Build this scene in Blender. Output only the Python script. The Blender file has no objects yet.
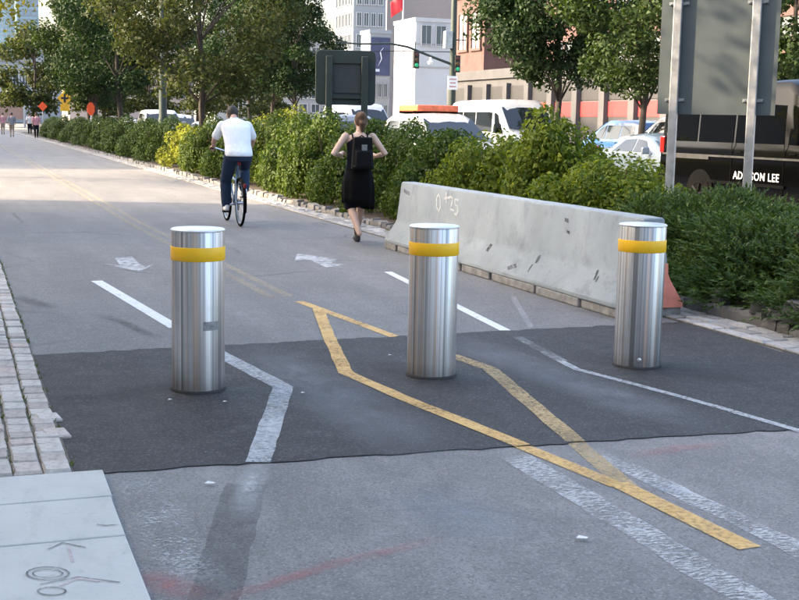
import bpy, bmesh, math, random
import numpy as np
from mathutils import Vector, Matrix

PI = math.pi
R = math.radians
SC = bpy.context.scene
COL = SC.collection

# ---------------------------------------------------------------- camera
# world: +Y runs along the greenway, +X towards the highway, metres
F_PX, IMG_W, IMG_H, CAM_H = 1240.0, 799.0, 600.0, 1.52
PITCH, ROLL, YAW = math.atan(177 / 1240), R(1.1), R(19.9)
FWD = Vector((math.sin(YAW) * math.cos(PITCH), math.cos(YAW) * math.cos(PITCH), -math.sin(PITCH)))
_r0 = Vector((math.cos(YAW), -math.sin(YAW), 0)); _u0 = _r0.cross(FWD)
RIGHT = _r0 * math.cos(ROLL) + _u0 * math.sin(ROLL)
UP = _u0 * math.cos(ROLL) - _r0 * math.sin(ROLL)
CAM = Vector((0, 0, CAM_H))
cd = bpy.data.cameras.new('camera'); cam = bpy.data.objects.new('camera', cd); COL.objects.link(cam)
cd.sensor_width = 36; cd.lens = F_PX / IMG_W * 36; cd.clip_end = 6000; cd.clip_start = 0.05
cam.matrix_world = Matrix(((RIGHT.x, UP.x, -FWD.x, 0), (RIGHT.y, UP.y, -FWD.y, 0), (RIGHT.z, UP.z, -FWD.z, CAM_H), (0, 0, 0, 1)))
SC.camera = cam

# ---------------------------------------------------------------- sky, sun, exposure
SUN_EL = R(26)
SUN_H = Vector((-0.94, 0.34, 0)).normalized()
TO_SUN = SUN_H * math.cos(SUN_EL) + Vector((0, 0, math.sin(SUN_EL)))
W = bpy.data.worlds.new('World'); SC.world = W; W.use_nodes = True
wn = W.node_tree.nodes; wn.clear()
sky = wn.new('ShaderNodeTexSky'); sky.sky_type = 'NISHITA'; sky.sun_disc = False
sky.sun_elevation = SUN_EL; sky.sun_rotation = math.atan2(SUN_H.x, SUN_H.y)
sky.air_density = 1.0; sky.dust_density = 6.5; sky.ozone_density = 0.4
bg = wn.new('ShaderNodeBackground'); bg.inputs[1].default_value = 0.15
wo = wn.new('ShaderNodeOutputWorld')
W.node_tree.links.new(sky.outputs[0], bg.inputs[0]); W.node_tree.links.new(bg.outputs[0], wo.inputs[0])
sl = bpy.data.lights.new('sun', 'SUN'); sl.energy = 2.1; sl.angle = R(0.5); sl.color = (1.0, 0.78, 0.54)
so = bpy.data.objects.new('sun', sl); COL.objects.link(so); so.location = (-20, 0, 30)
so.rotation_euler = (-TO_SUN).to_track_quat('-Z', 'Y').to_euler()
vs = SC.view_settings; vs.view_transform = 'Standard'; vs.look = 'None'; vs.gamma = 1; vs.exposure = 2.62
vs.use_curve_mapping = False
try:
    SC.cycles.use_denoising = True; SC.cycles.max_bounces = 8; SC.cycles.transparent_max_bounces = 12
    SC.cycles.sample_clamp_indirect = 6
except Exception: pass

# ---------------------------------------------------------------- helpers
def ray(px, py): return (FWD * F_PX + RIGHT * (px - IMG_W / 2) - UP * (py - IMG_H / 2)) / F_PX
def G(px, py, z=0.0):                    # the ground point seen at a pixel
    d = ray(px, py); t = (z - CAM_H) / d.z; return CAM + d * t
def onX(px, py, X):                      # the point of the plane x = X seen at a pixel
    d = ray(px, py); return CAM + d * (X / d.x)
def onY(px, py, Y):
    d = ray(px, py); return CAM + d * (Y / d.y)
def tag(o, label=None, cat=None, group=None, kind=None):
    if label: o['label'] = label
    if cat: o['category'] = cat
    if group: o['group'] = group
    if kind: o['kind'] = kind
    return o
def thing(name, label, cat, loc=(0, 0, 0), rotz=0.0, group=None):
    o = bpy.data.objects.new(name, None); COL.objects.link(o); o.location = loc; o.rotation_euler = (0, 0, rotz)
    o.empty_display_size = 0.1
    return tag(o, label, cat, group)
def obj(name, me, parent=None, loc=(0, 0, 0), rot=(0, 0, 0)):
    o = bpy.data.objects.new(name, me); COL.objects.link(o); o.location = loc; o.rotation_euler = rot
    if parent is not None: o.parent = parent
    return o
def copy_tree(o, parent=None):
    c = o.copy(); COL.objects.link(c); c.parent = parent
    for ch in list(o.children): copy_tree(ch, c)
    return c

class MB:
    def __init__(s): s.v = []; s.f = []; s.m = []; s.mi = 0
    def add(s, vs, fs):
        b = len(s.v); s.v += [tuple(p) for p in vs]
        for f in fs: s.f.append([b + i for i in f]); s.m.append(s.mi)
        return s
    def box(s, c, d, rz=0.0, top=1.0, topy=None):
        x, y, z = d[0] / 2, d[1] / 2, d[2] / 2; ty = top if topy is None else topy; ca, sa = math.cos(rz), math.sin(rz)
        P = []
        for (a, b, e) in ((-1, -1, -1), (1, -1, -1), (1, 1, -1), (-1, 1, -1), (-1, -1, 1), (1, -1, 1), (1, 1, 1), (-1, 1, 1)):
            k = top if e > 0 else 1; kk = ty if e > 0 else 1
            u, w = a * x * k, b * y * kk
            P.append((c[0] + u * ca - w * sa, c[1] + u * sa + w * ca, c[2] + e * z))
        return s.add(P, ((3, 2, 1, 0), (4, 5, 6, 7), (0, 1, 5, 4), (1, 2, 6, 5), (2, 3, 7, 6), (3, 0, 4, 7)))
    def prism(s, poly, h0, h1, axis='z'):
        n = len(poly)
        def P(a, b, h): return (a, b, h) if axis == 'z' else ((h, a, b) if axis == 'x' else (a, h, b))
        return s.add([P(a, b, h0) for a, b in poly] + [P(a, b, h1) for a, b in poly],
                     [list(range(n))[::-1], list(range(n, 2 * n))] + [(i, (i + 1) % n, n + (i + 1) % n, n + i) for i in range(n)])
    def tube(s, pts, rad, n=10, caps=True, sq=1.0):
        pts = [Vector(p) for p in pts]
        if not hasattr(rad, '__len__'): rad = [rad] * len(pts)
        V = []; up = None
        for i, p in enumerate(pts):
            t = (pts[min(i + 1, len(pts) - 1)] - pts[max(i - 1, 0)]).normalized()
            if up is None: up = Vector((0, 0, 1)) if abs(t.z) < .9 else Vector((1, 0, 0))
            a = t.cross(up)
            if a.length < 1e-4: a = t.orthogonal()
            a.normalize(); b = a.cross(t).normalized(); up = b
            for k in range(n):
                an = 2 * PI * k / n; V.append(p + (a * math.cos(an) + b * math.sin(an) * sq) * rad[i])
        Fc = []
        for i in range(len(pts) - 1):
            for k in range(n): Fc.append((i * n + k, i * n + (k + 1) % n, (i + 1) * n + (k + 1) % n, (i + 1) * n + k))
        if caps: Fc.append(tuple(range(n))[::-1]); Fc.append(tuple(range((len(pts) - 1) * n, len(pts) * n)))
        return s.add(V, Fc)
    def lathe(s, prof, n=24, c=(0, 0, 0), axis='z', a0=0.0):
        V = []
        for r, h in prof:
            for k in range(n):
                a = 2 * PI * k / n + a0; u, w = r * math.cos(a), r * math.sin(a)
                V.append((c[0] + u, c[1] + w, c[2] + h) if axis == 'z' else ((c[0] + h, c[1] + u, c[2] + w) if axis == 'x' else (c[0] + u, c[1] + h, c[2] + w)))
        m = len(prof)
        Fc = [(i * n + k, i * n + (k + 1) % n, (i + 1) * n + (k + 1) % n, (i + 1) * n + k) for i in range(m - 1) for k in range(n)]
        Fc += [tuple(range(n))[::-1], tuple(range((m - 1) * n, m * n))]
        return s.add(V, Fc)
    def mesh(s, name, mats, smooth=False, ang=None):
        me = bpy.data.meshes.new(name); me.from_pydata(s.v, [], s.f)
        if not isinstance(mats, (list, tuple)): mats = [mats]
        for m in mats: me.materials.append(m)
        if len(mats) > 1: me.polygons.foreach_set('material_index', s.m)
        me.validate()
        bm = bmesh.new(); bm.from_mesh(me); bmesh.ops.recalc_face_normals(bm, faces=bm.faces); bm.to_mesh(me); bm.free()
        if smooth or ang:
            me.polygons.foreach_set('use_smooth', [True] * len(me.polygons))
            me.set_sharp_from_angle(angle=R(ang or 40))
        me.update(); return me
    def build(s, name, mats, parent=None, smooth=False, ang=None, loc=(0, 0, 0), rot=(0, 0, 0), bevel=0.0, seg=2):
        o = obj(name, s.mesh(name, mats, smooth, ang), parent, loc, rot)
        if bevel:
            b = o.modifiers.new('bevel', 'BEVEL'); b.width = bevel; b.segments = seg; b.limit_method = 'ANGLE'; b.angle_limit = R(35)
        return o

# ---------------------------------------------------------------- materials
def nt_new(name):
    m = bpy.data.materials.new(name); m.use_nodes = True; nt = m.node_tree
    return m, nt, nt.nodes['Principled BSDF'], nt.nodes['Material Output']
class N:
    """small node-graph helper"""
    def __init__(s, nt): s.nt = nt; s.co = None
    def node(s, t, **k):
        n = s.nt.nodes.new(t)
        for a, b in k.items(): setattr(n, a, b)
        return n
    def link(s, a, b): s.nt.links.new(a, b)
    def coord(s, out='Object'):
        if s.co is None: s.co = s.node('ShaderNodeTexCoord')
        return s.co.outputs[out]
    def mapped(s, scale, out='Object', rot=(0, 0, 0)):
        m = s.node('ShaderNodeMapping'); m.inputs['Scale'].default_value = scale; m.inputs['Rotation'].default_value = rot
        s.link(s.coord(out), m.inputs['Vector']); return m.outputs[0]
    def noise(s, scale, detail=4, rough=.55, vec=None, dist=0.0):
        n = s.node('ShaderNodeTexNoise'); n.inputs['Scale'].default_value = scale; n.inputs['Detail'].default_value = detail
        n.inputs['Roughness'].default_value = rough; n.inputs['Distortion'].default_value = dist
        s.link(vec if vec is not None else s.coord(), n.inputs['Vector']); return n.outputs['Fac']
    def voronoi(s, scale, feature='F1', vec=None, out='Distance', rnd=1.0):
        n = s.node('ShaderNodeTexVoronoi'); n.feature = feature; n.inputs['Scale'].default_value = scale; n.inputs['Randomness'].default_value = rnd
        s.link(vec if vec is not None else s.coord(), n.inputs['Vector']); return n.outputs[out]
    def ramp(s, fac, stops):
        n = s.node('ShaderNodeValToRGB'); el = n.color_ramp.elements
        while len(el) < len(stops): el.new(0.5)
        for e, (p, c) in zip(el, stops):
            e.position = p; e.color = (c, c, c, 1) if not hasattr(c, '__len__') else (*c[:3], 1)
        s.link(fac, n.inputs[0]); return n.outputs[0]
    def mix(s, fac, a, b, mode='MIX'):
        n = s.node('ShaderNodeMix', data_type='RGBA', blend_type=mode)
        for i, x in ((0, fac), (6, a), (7, b)):
            if hasattr(x, 'is_linked') or hasattr(x, 'links'): s.link(x, n.inputs[i])
            elif i == 0: n.inputs[0].default_value = x
            else: n.inputs[i].default_value = (*x[:3], 1) if hasattr(x, '__len__') else (x, x, x, 1)
        return n.outputs[2]
    def math(s, op, a, b=0.5, clamp=False):
        n = s.node('ShaderNodeMath', operation=op, use_clamp=clamp)
        for i, x in ((0, a), (1, b)):
            if hasattr(x, 'links'): s.link(x, n.inputs[i])
            else: n.inputs[i].default_value = x
        return n.outputs[0]
    def bump(s, h, strength=.3, dist=.01):
        n = s.node('ShaderNodeBump'); n.inputs['Strength'].default_value = strength; n.inputs['Distance'].default_value = dist
        s.link(h, n.inputs['Height']); return n.outputs[0]
def simple(name, col, rough=.6, metal=0.0, var=.15, scale=6, bump=0.0, bscale=60, coat=0.0, spec=None):
    """one colour with uneven tone, uneven gloss and optional fine relief"""
    m, nt, p, o = nt_new(name); n = N(nt)
    f = n.noise(scale, 5, .6)
    n.link(n.mix(n.ramp(f, [(.3, 0.0), (.7, 1.0)]), [c * (1 - var) for c in col], [min(1, c * (1 + var)) for c in col]), p.inputs['Base Color'])
    n.link(n.ramp(n.noise(scale * 2.3, 4), [(.3, max(0, rough * .85)), (.7, min(1, rough * 1.15))]), p.inputs['Roughness'])
    p.inputs['Metallic'].default_value = metal
    if coat: p.inputs['Coat Weight'].default_value = coat; p.inputs['Coat Roughness'].default_value = .05
    if spec is not None: p.inputs['Specular IOR Level'].default_value = spec
    if bump: n.link(n.bump(n.noise(bscale, 3), bump), p.inputs['Normal'])
    return m
def varied(name, stops, rough=.7, bump=.3, bscale=40, scale=9):
    """each separate piece takes its own tone along the ramp (stones, blocks)"""
    m, nt, p, o = nt_new(name); n = N(nt)
    oi = n.node('ShaderNodeObjectInfo'); base = n.ramp(oi.outputs['Random'], stops)
    f = n.noise(scale, 6, .65, n.coord('Generated'))
    g = n.noise(bscale, 4, .6, n.coord('Generated'))
    c = n.mix(n.ramp(f, [(.3, .35), (.7, 0.0)]), base, (.12, .11, .10))
    c = n.mix(n.ramp(g, [(.35, .22), (.55, 0.0)]), c, (.08, .08, .08))
    n.link(c, p.inputs['Base Color']); p.inputs['Roughness'].default_value = rough
    n.link(n.bump(g, bump, .006), p.inputs['Normal'])
    return m
def glass_mat(name, col=(.015, .02, .022), rough=.04):
    m, nt, p, o = nt_new(name); n = N(nt)
    n.link(n.mix(n.noise(1.2, 3), [c * .7 for c in col], [c * 1.3 for c in col]), p.inputs['Base Color'])
    p.inputs['Roughness'].default_value = rough; p.inputs['Specular IOR Level'].default_value = .7
    return m
# ================================================================ ground materials
def asphalt(name, dark, light, stone, grain=150, stain=.5, crack=.0, speck=.0, smooth=.82):
    m, nt, p, o = nt_new(name); n = N(nt)
    big = n.noise(.55, 4, .6); mid = n.noise(4.5, 6, .65); fine = n.noise(grain, 3, .6)
    drag = n.noise(1.0, 5, .6, n.mapped((2.2, .28, 1)))
    c = n.mix(n.ramp(big, [(.32, 0.0), (.68, 1.0)]), dark, light)
    c = n.mix(n.math('MULTIPLY', n.ramp(drag, [(.42, 0.0), (.66, 1.0)]), .45), c, [x * 1.35 for x in light])
    c = n.mix(n.math('MULTIPLY', n.ramp(mid, [(.40, 1.0), (.62, 0.0)]), stain), c, [x * .62 for x in dark])
    v = n.voronoi(grain * .55, 'F1', None, 'Color')
    sv = n.node('ShaderNodeSeparateColor'); n.link(v, sv.inputs[0])
    c = n.mix(n.ramp(sv.outputs[0], [(.70, 0.0), (.95, .6)]), c, stone)
    c = n.mix(n.ramp(sv.outputs[1], [(.60, 0.0), (.98, .55)]), c, [x * .45 for x in dark])
    if speck:
        v2 = n.voronoi(13, 'F1'); c = n.mix(n.ramp(v2, [(.030, speck), (.055, 0.0)]), c, (.5, .5, .5))
    if crack:
        wob = n.node('ShaderNodeMix', data_type='VECTOR'); wob.inputs[0].default_value = .08
        nn = n.node('ShaderNodeTexNoise'); nn.inputs['Scale'].default_value = 5; n.link(n.coord(), nn.inputs['Vector'])
        n.link(n.coord(), wob.inputs[4]); n.link(nn.outputs['Color'], wob.inputs[5])
        e = n.voronoi(.42, 'DISTANCE_TO_EDGE', wob.outputs[1]); gate = n.ramp(n.noise(.7, 2), [(.5, 0.0), (.6, 1.0)])
        c = n.mix(n.math('MULTIPLY', n.ramp(e, [(.004, crack), (.012, 0.0)]), gate), c, [x * .3 for x in dark])
    n.link(c, p.inputs['Base Color'])
    n.link(n.ramp(mid, [(.3, smooth - .14), (.7, smooth + .08)]), p.inputs['Roughness'])
    h = n.mix(.5, fine, v); n.link(n.bump(h, .55, .006), p.inputs['Normal'])
    return m
def paint(name, col, cover=.5, scale=26, hard=.12, under=0.6, stretch=(1, 1, 1), rot=0.0, col2=None, fade=False):
    """worn road paint: broken by noise where the asphalt shows through"""
    m, nt, p, o = nt_new(name); n = N(nt)
    vec = n.mapped(stretch, 'Object', (0, 0, rot))
    f = n.noise(scale, 6, .72, vec); g = n.noise(2.2, 3, .6)
    a = n.math('ADD', f, n.math('MULTIPLY', n.math('SUBTRACT', g, .5), .55))
    a = n.ramp(a, [(max(0.0, 1 - cover - hard), 0.0), (min(1.0, 1 - cover + hard), 1.0)])
    if fade:
        fa = n.node('ShaderNodeAttribute', attribute_name='fade'); a = n.math('MULTIPLY', a, fa.outputs['Fac'])
    n.link(n.mix(n.noise(9, 4), [c * .72 for c in col], col2 or col), p.inputs['Base Color']); p.inputs['Roughness'].default_value = .7
    t = n.node('ShaderNodeBsdfTransparent'); mx = n.node('ShaderNodeMixShader')
    n.link(n.math('MULTIPLY', a, under if under <= 1 else 1), mx.inputs[0]); n.link(t.outputs[0], mx.inputs[1]); n.link(p.outputs[0], mx.inputs[2])
    n.link(mx.outputs[0], o.inputs[0]); return m

M_path = asphalt('asphalt_old', (.140, .139, .141), (.200, .196, .194), (.28, .275, .27), 200, .42, .5, .0)
M_patch = asphalt('asphalt_patch', (.014, .014, .0155), (.040, .040, .043), (.12, .12, .12), 220, .5, .0, .55, .78)
M_apron = asphalt('asphalt_apron', (.155, .153, .154), (.240, .236, .234), (.30, .295, .29), 240, .42, .12, .25)
M_road = asphalt('asphalt_road', (.09, .09, .09), (.13, .13, .13), (.2, .2, .2), 60, .3)
M_soil = simple('soil_mulch', (.055, .040, .028), .95, 0, .4, 14, .8, 60)
M_walk = simple('concrete_walk', (.36, .35, .33), .85, 0, .15, 2, .2, 90)
M_ground = simple('ground_far', (.16, .16, .15), .9, 0, .2, .05)

def sheet(name, poly, z, mat, kind='structure', parent=None):
    b = MB(); b.add([(x, y, z) for x, y in poly], [list(range(len(poly)))])
    o = b.build(name, mat, parent)
    if kind: o['kind'] = kind
    return o
def slab(name, poly, z0, z1, mat, kind='structure', parent=None, bevel=0.0):
    o = MB().prism(poly, z0, z1).build(name, mat, parent, bevel=bevel)
    if kind: o['kind'] = kind
    return o
rnd = random.Random(5)
PX0, PX1 = 0.45, 5.42                    # the path's two edges
YA, YB = 5.27, 8.22                      # the dark patch, front and rear seam
def jag(x0, x1, y0, y1, n, amp, seed):
    q = random.Random(seed); return [(x0 + (x1 - x0) * i / n, y0 + (y1 - y0) * i / n + (q.uniform(-amp, amp) if 0 < i < n else 0)) for i in range(n + 1)]
sheet('ground', [(-3000, -3000), (3000, -3000), (3000, 3000), (-3000, 3000)], -0.05, M_ground)
seamB = jag(PX0, PX1 + .02, 8.14, 8.36, 80, .022, 3)
seamA = jag(-.02 + PX0, PX1 + 1.5, 5.31, 5.02, 90, .018, 4)
sheet('path', [(-0.2, 7.6), (PX1 + .05, 7.6), (PX1 + .05, 140), (-0.2, 140)], 0.0, M_path)
sheet('path_apron', [(-6, -12), (12, -12), (12, 7.59), (-6, 7.59)], 0.0, M_apron)
sheet('asphalt_patch', seamA + [(6.9, 6.05), (5.36, 7.05)] + seamB[::-1][0:] + [(PX0 - .07, 7.9), (PX0 - .07, 5.6)], 0.0055, M_patch)
sheet('plaza', [(-13, -12), (-.5, -12), (-.5, 140), (-13, 140)], 0.012, M_walk)
# highway, medians, far side
sheet('road', [(8.75, -30), (20, -30), (20, 420), (8.75, 420)], -0.02, M_road)
sheet('far_road', [(22.2, -30), (34, -30), (34, 420), (22.2, 420)], -0.02, M_road)
slab('road_median', [(20, -30), (22.2, -30), (22.2, 420), (20, 420)], -0.03, 0.12, M_walk)
slab('far_sidewalk', [(34, -30), (140, -30), (140, 420), (34, 420)], -0.03, 0.12, M_walk)
slab('planting_bed', [(5.98, 6.55), (8.55, 6.55), (8.55, 120), (5.98, 120)], -0.03, 0.07, M_soil)
slab('roadside_kerb', [(8.55, 6.0), (8.75, 6.0), (8.75, 140), (8.55, 140)], -0.03, 0.13, M_walk, bevel=.015)
# ================================================================ granite blocks and slabs
M_cob = varied('granite_block', [(0, (.42, .375, .345)), (.3, (.52, .475, .44)), (.6, (.57, .54, .505)), (.85, (.64, .59, .55)), (1, (.53, .44, .40))], .8, .5, 5, 2.2)
M_edge = varied('kerb_stone', [(0, (.12, .115, .11)), (.5, (.19, .185, .18)), (1, (.27, .26, .25))], .85, .5, 5, 2.2)
M_strip = varied('kerb_block', [(0, (.27, .265, .26)), (.5, (.37, .365, .36)), (1, (.50, .49, .48))], .8, .5, 5, 2.2)
M_joint = simple('joint_sand', (.11, .10, .08), .95, 0, .4, 20, .5, 120)
def block_mesh(name, mat, seed):
    """a unit stone block: worn top edges, each corner pushed a little"""
    q = random.Random(seed); b = MB(); P = []
    for z, k in ((-.5, 1.0), (.32, 1.0), (.5, .86)):
        for (x, y) in ((-.5, -.5), (.5, -.5), (.5, .5), (-.5, .5)):
            P.append((x * k + q.uniform(-.03, .03), y * k + q.uniform(-.03, .03), z + (q.uniform(-.06, .04) if z > .4 else 0)))
    Fc = [(8, 9, 10, 11)]
    for l in (0, 4):
        for i in range(4): Fc.append((l + i, l + (i + 1) % 4, l + 4 + (i + 1) % 4, l + 4 + i))
    b.add(P, Fc); return b.mesh(name, mat, False)
def block_row(parent, meshes, name, x, w, y0, y1, L, z_top, h, q, lim=10 ** 6, gap=.009, jx=.004, jz=.008, tilt=.02):
    """lay a course of blocks along +Y; returns boxes that come after `lim` for the joined rest"""
    y = y0; rest = []
    while y < y1:
        l = min(q.uniform(*L), y1 - y + .02); zt = z_top + q.uniform(-jz, jz)
        rec = (x + q.uniform(-jx, jx), y + l / 2, zt - h / 2, w - gap, l - gap, h, q.uniform(-tilt, tilt), q.uniform(-tilt, tilt), q.uniform(-tilt, tilt))
        if y < lim:
            o = obj(name, q.choice(meshes), parent, rec[:3], rec[6:]); o.scale = rec[3:6]
        else: rest.append(rec)
        y += l
    return rest
def rest_stuff(parent, rest, mat, name):
    if not rest: return
    b = MB()
    for r in rest: b.box(r[:3], r[3:6], r[8], .93)
    o = b.build(name, mat, parent); o['kind'] = 'stuff'
cob = thing('cobble_strip', 'strip of pinkish grey granite cobbles along the left edge of the path', 'paving', (0, 0, 0)); cob['kind'] = 'structure'
o = slab('joint_bed', [(-.5, 5.29), (.455, 5.29), (.455, 140), (-.5, 140)], -.03, .013, M_joint, None, cob)
cobm = [block_mesh('block', M_cob, s) for s in range(7)]
q = random.Random(11); rest = []
for c in range(8):
    x = .39 - c * .122
    lim = 14 if c < 4 else 0
    rest += block_row(cob, cobm, 'block', x, .122, 5.30 + q.uniform(0, .03), 40, (.11, .20), .028 if c else .024, .09, q, lim, .008, .003, .005, .014)
rest_stuff(cob, rest, M_cob, 'blocks_beyond')
# a few blocks that stick out over the seam of the patch
for (px, py, s) in ((56, 420, .13), (64, 436, .15)):
    p = G(px, py); o = obj('block', cobm[2], cob, (p.x - .04, p.y, .002), (.02, .03, .12)); o.scale = (.12, s, .05)
def concrete(name, ca, cb, dirt=.6):
    m, nt, p, o = nt_new(name); n = N(nt)
    a = n.noise(1.6, 5, .6); b_ = n.noise(14, 6, .7); d = n.noise(3.0, 6, .7, n.mapped((3, 1, .5)))
    c = n.mix(n.ramp(a, [(.3, 0.0), (.7, 1.0)]), ca, cb)
    c = n.mix(n.ramp(d, [(.52, 0.0), (.72, dirt)]), c, [x * .55 for x in ca])
    c = n.mix(n.ramp(b_, [(.60, 0.0), (.72, .4)]), c, [x * .5 for x in ca])
    v = n.voronoi(30); c = n.mix(n.ramp(v, [(.05, .5), (.09, 0.0)]), c, (.2, .2, .2))
    n.link(c, p.inputs['Base Color']); p.inputs['Roughness'].default_value = .85
    n.link(n.bump(n.mix(.5, b_, v), .25, .006), p.inputs['Normal']); return m
# three pale concrete slabs at the bottom left
M_slab = concrete('slab_concrete', (.43, .445, .43), (.52, .53, .515), .3)
ys = [5.27, G(60, 507).y, G(60, 549).y, 3.62]
slabs = []
walk = thing('slab_walk', 'row of pale grey concrete slabs at the left path edge', 'paving'); walk['kind'] = 'structure'
slab('joint_bed', [(-.9, 2.2), (.535, 2.2), (.535, 5.26), (-.9, 5.26)], -.03, .008, M_joint, None, walk)
xr = [.565, .553, .548]
for i in range(3):
    slabs.append(slab('slab', [(.018, ys[i + 1] + .006), (xr[i], ys[i + 1] + .006), (xr[i] + .004, ys[i] - .006), (.018 if i == 2 else -.16, ys[i] - .006)] if i == 2 else
                 [(-.30, ys[i + 1] + .006), (xr[i], ys[i + 1] + .006), (xr[i] + .006, ys[i] - .006), (-.30, ys[i] - .006)], -.03, .030, M_slab, None, walk, .006))
slab('slab', [(-.60, 3.62), (.006, 3.62), (.006, ys[2] - .006), (-.60, ys[2] - .006)], -.03, .028, M_slab, None, walk, .006)
slab('slab', [(-.30, 2.6), (.55, 2.6), (.55, 3.61), (-.30, 3.61)], -.03, .030, M_slab, None, walk, .006)

# ---- flat marks laid as strips
def strip(name, px_pts, width, mat, z, parent=None, world=None, taper=None, wob=0.0, seed=0):
    P = [Vector(w).to_2d() for w in world] if world else [G(*p).to_2d() for p in px_pts]
    q = random.Random(seed); Q = [P[0]]; J = [True]
    if wob:
        for a, c in zip(P[:-1], P[1:]):
            k = max(1, int((c - a).length / .12))
            for i in range(1, k + 1): Q.append(a.lerp(c, i / k)); J.append(i == k)
        P = Q
    L = []; Rr = []
    for i, p in enumerate(P):
        d0 = (p - P[i - 1]).normalized() if i else None; d1 = (P[i + 1] - p).normalized() if i < len(P) - 1 else None
        d = ((d0 or d1) + (d1 or d0)).normalized(); n = Vector((-d.y, d.x))
        k = 1 / max(.45, n.dot(Vector((-(d1 or d0).y, (d1 or d0).x))))
        w = (taper[0] + (taper[1] - taper[0]) * i / (len(P) - 1) if taper else width) / 2
        L.append(p + n * w * k + n * q.uniform(-wob, wob)); Rr.append(p - n * w * k + n * q.uniform(-wob, wob))
    b = MB(); m = len(P)
    b.add([(v.x, v.y, z) for v in L] + [(v.x, v.y, z) for v in Rr], [(i, m + i, m + i + 1, i + 1) for i in range(m - 1)])
    return b.build(name, mat, parent)
def soft_strip(name, px_pts, width, mat, z, ends=.25):
    """a smear whose cover fades out towards its edges (attribute 'fade')"""
    P0 = [G(*p).to_2d() for p in px_pts]; P = [P0[0]]
    for a, c in zip(P0[:-1], P0[1:]):
        k = max(2, int((c - a).length / .15)); P += [a.lerp(c, i / k) for i in range(1, k + 1)]
    n = len(P); prof = ((-.5, 0), (-.32, .55), (-.12, 1), (.12, 1), (.32, .55), (.5, 0)); V = []; A = []
    for i, p in enumerate(P):
        d = (P[min(i + 1, n - 1)] - P[max(i - 1, 0)]).normalized(); nn = Vector((-d.y, d.x)); e = min(1, min(i, n - 1 - i) / max(1, n * ends))
        for u, a in prof: v = p + nn * u * width; V.append((v.x, v.y, z)); A.append(a * e)
    b = MB(); b.add(V, [(i * 6 + k, i * 6 + k + 1, i * 6 + k + 7, i * 6 + k + 6) for i in range(n - 1) for k in range(5)])
    me = b.mesh(name, mat); at = me.attributes.new('fade', 'FLOAT', 'POINT'); at.data.foreach_set('value', A); return obj(name, me)
def smear(label, cat, pts, w, mat, z, ends=.25): return tag(soft_strip(cat.replace(' ', '_'), pts, w, mat, z, ends), label, cat)
def poly_mark(name, pts, mat, z, parent=None):
    b = MB(); b.add([(p.x, p.y, z) for p in (G(*t) for t in pts)], [list(range(len(pts)))]); return b.build(name, mat, parent)

M_scrib = paint('pencil_line', (.10, .10, .11), .62, 40, .15, .8)
M_pink = paint('pink_chalk', (.62, .50, .52), .60, 30, .2, .8)
S3 = slabs[2]
def scrib(pts, w=.007, m=M_scrib, z=.0335): return strip('survey_mark', pts, w, m, z, S3)
scrib([(48, 558.5), (63, 551.5), (86, 556.5)]); scrib([(69, 556), (73, 571)], .009, M_pink)
def ell(cx, cy, a, b_, n=22): return [(cx + a * math.cos(2 * PI * i / n), cy + b_ * math.sin(2 * PI * i / n)) for i in range(n + 1)]
scrib(ell(48, 583, 21, 6.6)); scrib(ell(48, 583, 15, 4.2), .005)
scrib([(40, 594), (78, 586.5), (120, 592)]); scrib([(60, 595.5), (78, 588), (100, 591)], .012, M_pink); scrib(ell(52, 601, 14, 4))
scrib([(97, 533), (106, 534), (118, 533)], .008)

# ================================================================ painted lines
M_white = paint('white_line', (.78, .80, .82), .68, 34, .10, .95)
M_white2 = paint('white_line_worn', (.66, .70, .73), .58, 44, .26, .74)
M_whitef = paint('white_line_faint', (.60, .62, .64), .47, 24, .18, .55)
M_yel = paint('yellow_line', (.72, .42, .11), .66, 40, .22, .9, col2=(.76, .52, .22))
M_yel2 = paint('yellow_line_worn', (.60, .40, .16), .55, 44, .24, .8, col2=(.68, .52, .28))
M_yelf = paint('yellow_line_faint', (.50, .43, .30), .54, 16, .2, .55)
M_scar = paint('scraped_line', (.60, .61, .62), .49, 30, .07, .78, (1, 2.6, 1), R(25))
M_ghost = paint('blacked_out_line', (.06, .064, .072), .58, 14, .36, .40)
M_red = paint('red_spray', (.58, .14, .14), .48, 26, .25, .42, fade=True)
M_blue = paint('blue_chalk', (.36, .42, .52), .48, 14, .25, .35, fade=True)
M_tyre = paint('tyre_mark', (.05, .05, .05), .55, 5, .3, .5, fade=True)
M_chalk = paint('pale_dust', (.30, .315, .35), .54, 7, .34, .5, (1, .5, 1), 0, None, True)
M_tailp = paint('white_line_tail', (.60, .62, .64), .55, 24, .2, .75, fade=True)
M_fleck = paint('scraped_flecks', (.62, .64, .66), .45, 60, .06, .7, fade=True)
def marking(label, cat, pts, w, mat, z=.011, **k):
    o = strip(k.pop('name', cat.replace(' ', '_')), pts, w, mat, z, **k); return tag(o, label, cat)
ZP, ZA, ZF = .003, .009, .0035
marking('bright white line left of the steel bollard beside the cobbles', 'lane line', [(96.5, 281), (176, 328)], .105, M_white, ZP)
marking('white line bending behind the left bollard on the dark patch', 'lane line', [(214, 352), (283, 388.5), (258, 464)], .115, M_white2, ZA, wob=.004)
smear('worn tail of the bent white line running onto the grey apron', 'lane line', [(261, 458), (250, 488), (240, 520)], .15, M_tailp, ZF, .3)
marking('blacked out strip of removed line on the apron below the bent white line', 'lane line', [(246, 484), (234, 525), (200, 640)], .17, M_ghost, .0022, wob=.010)
marking('white line passing behind the middle bollard towards the barrier', 'lane line', [(388, 272), (517, 336.5)], .085, M_white, ZP)
marking('faint worn stretch of white line on the patch right of the middle bollard', 'lane line', [(517, 338), (562, 362)], .08, M_whitef, ZA)
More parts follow.
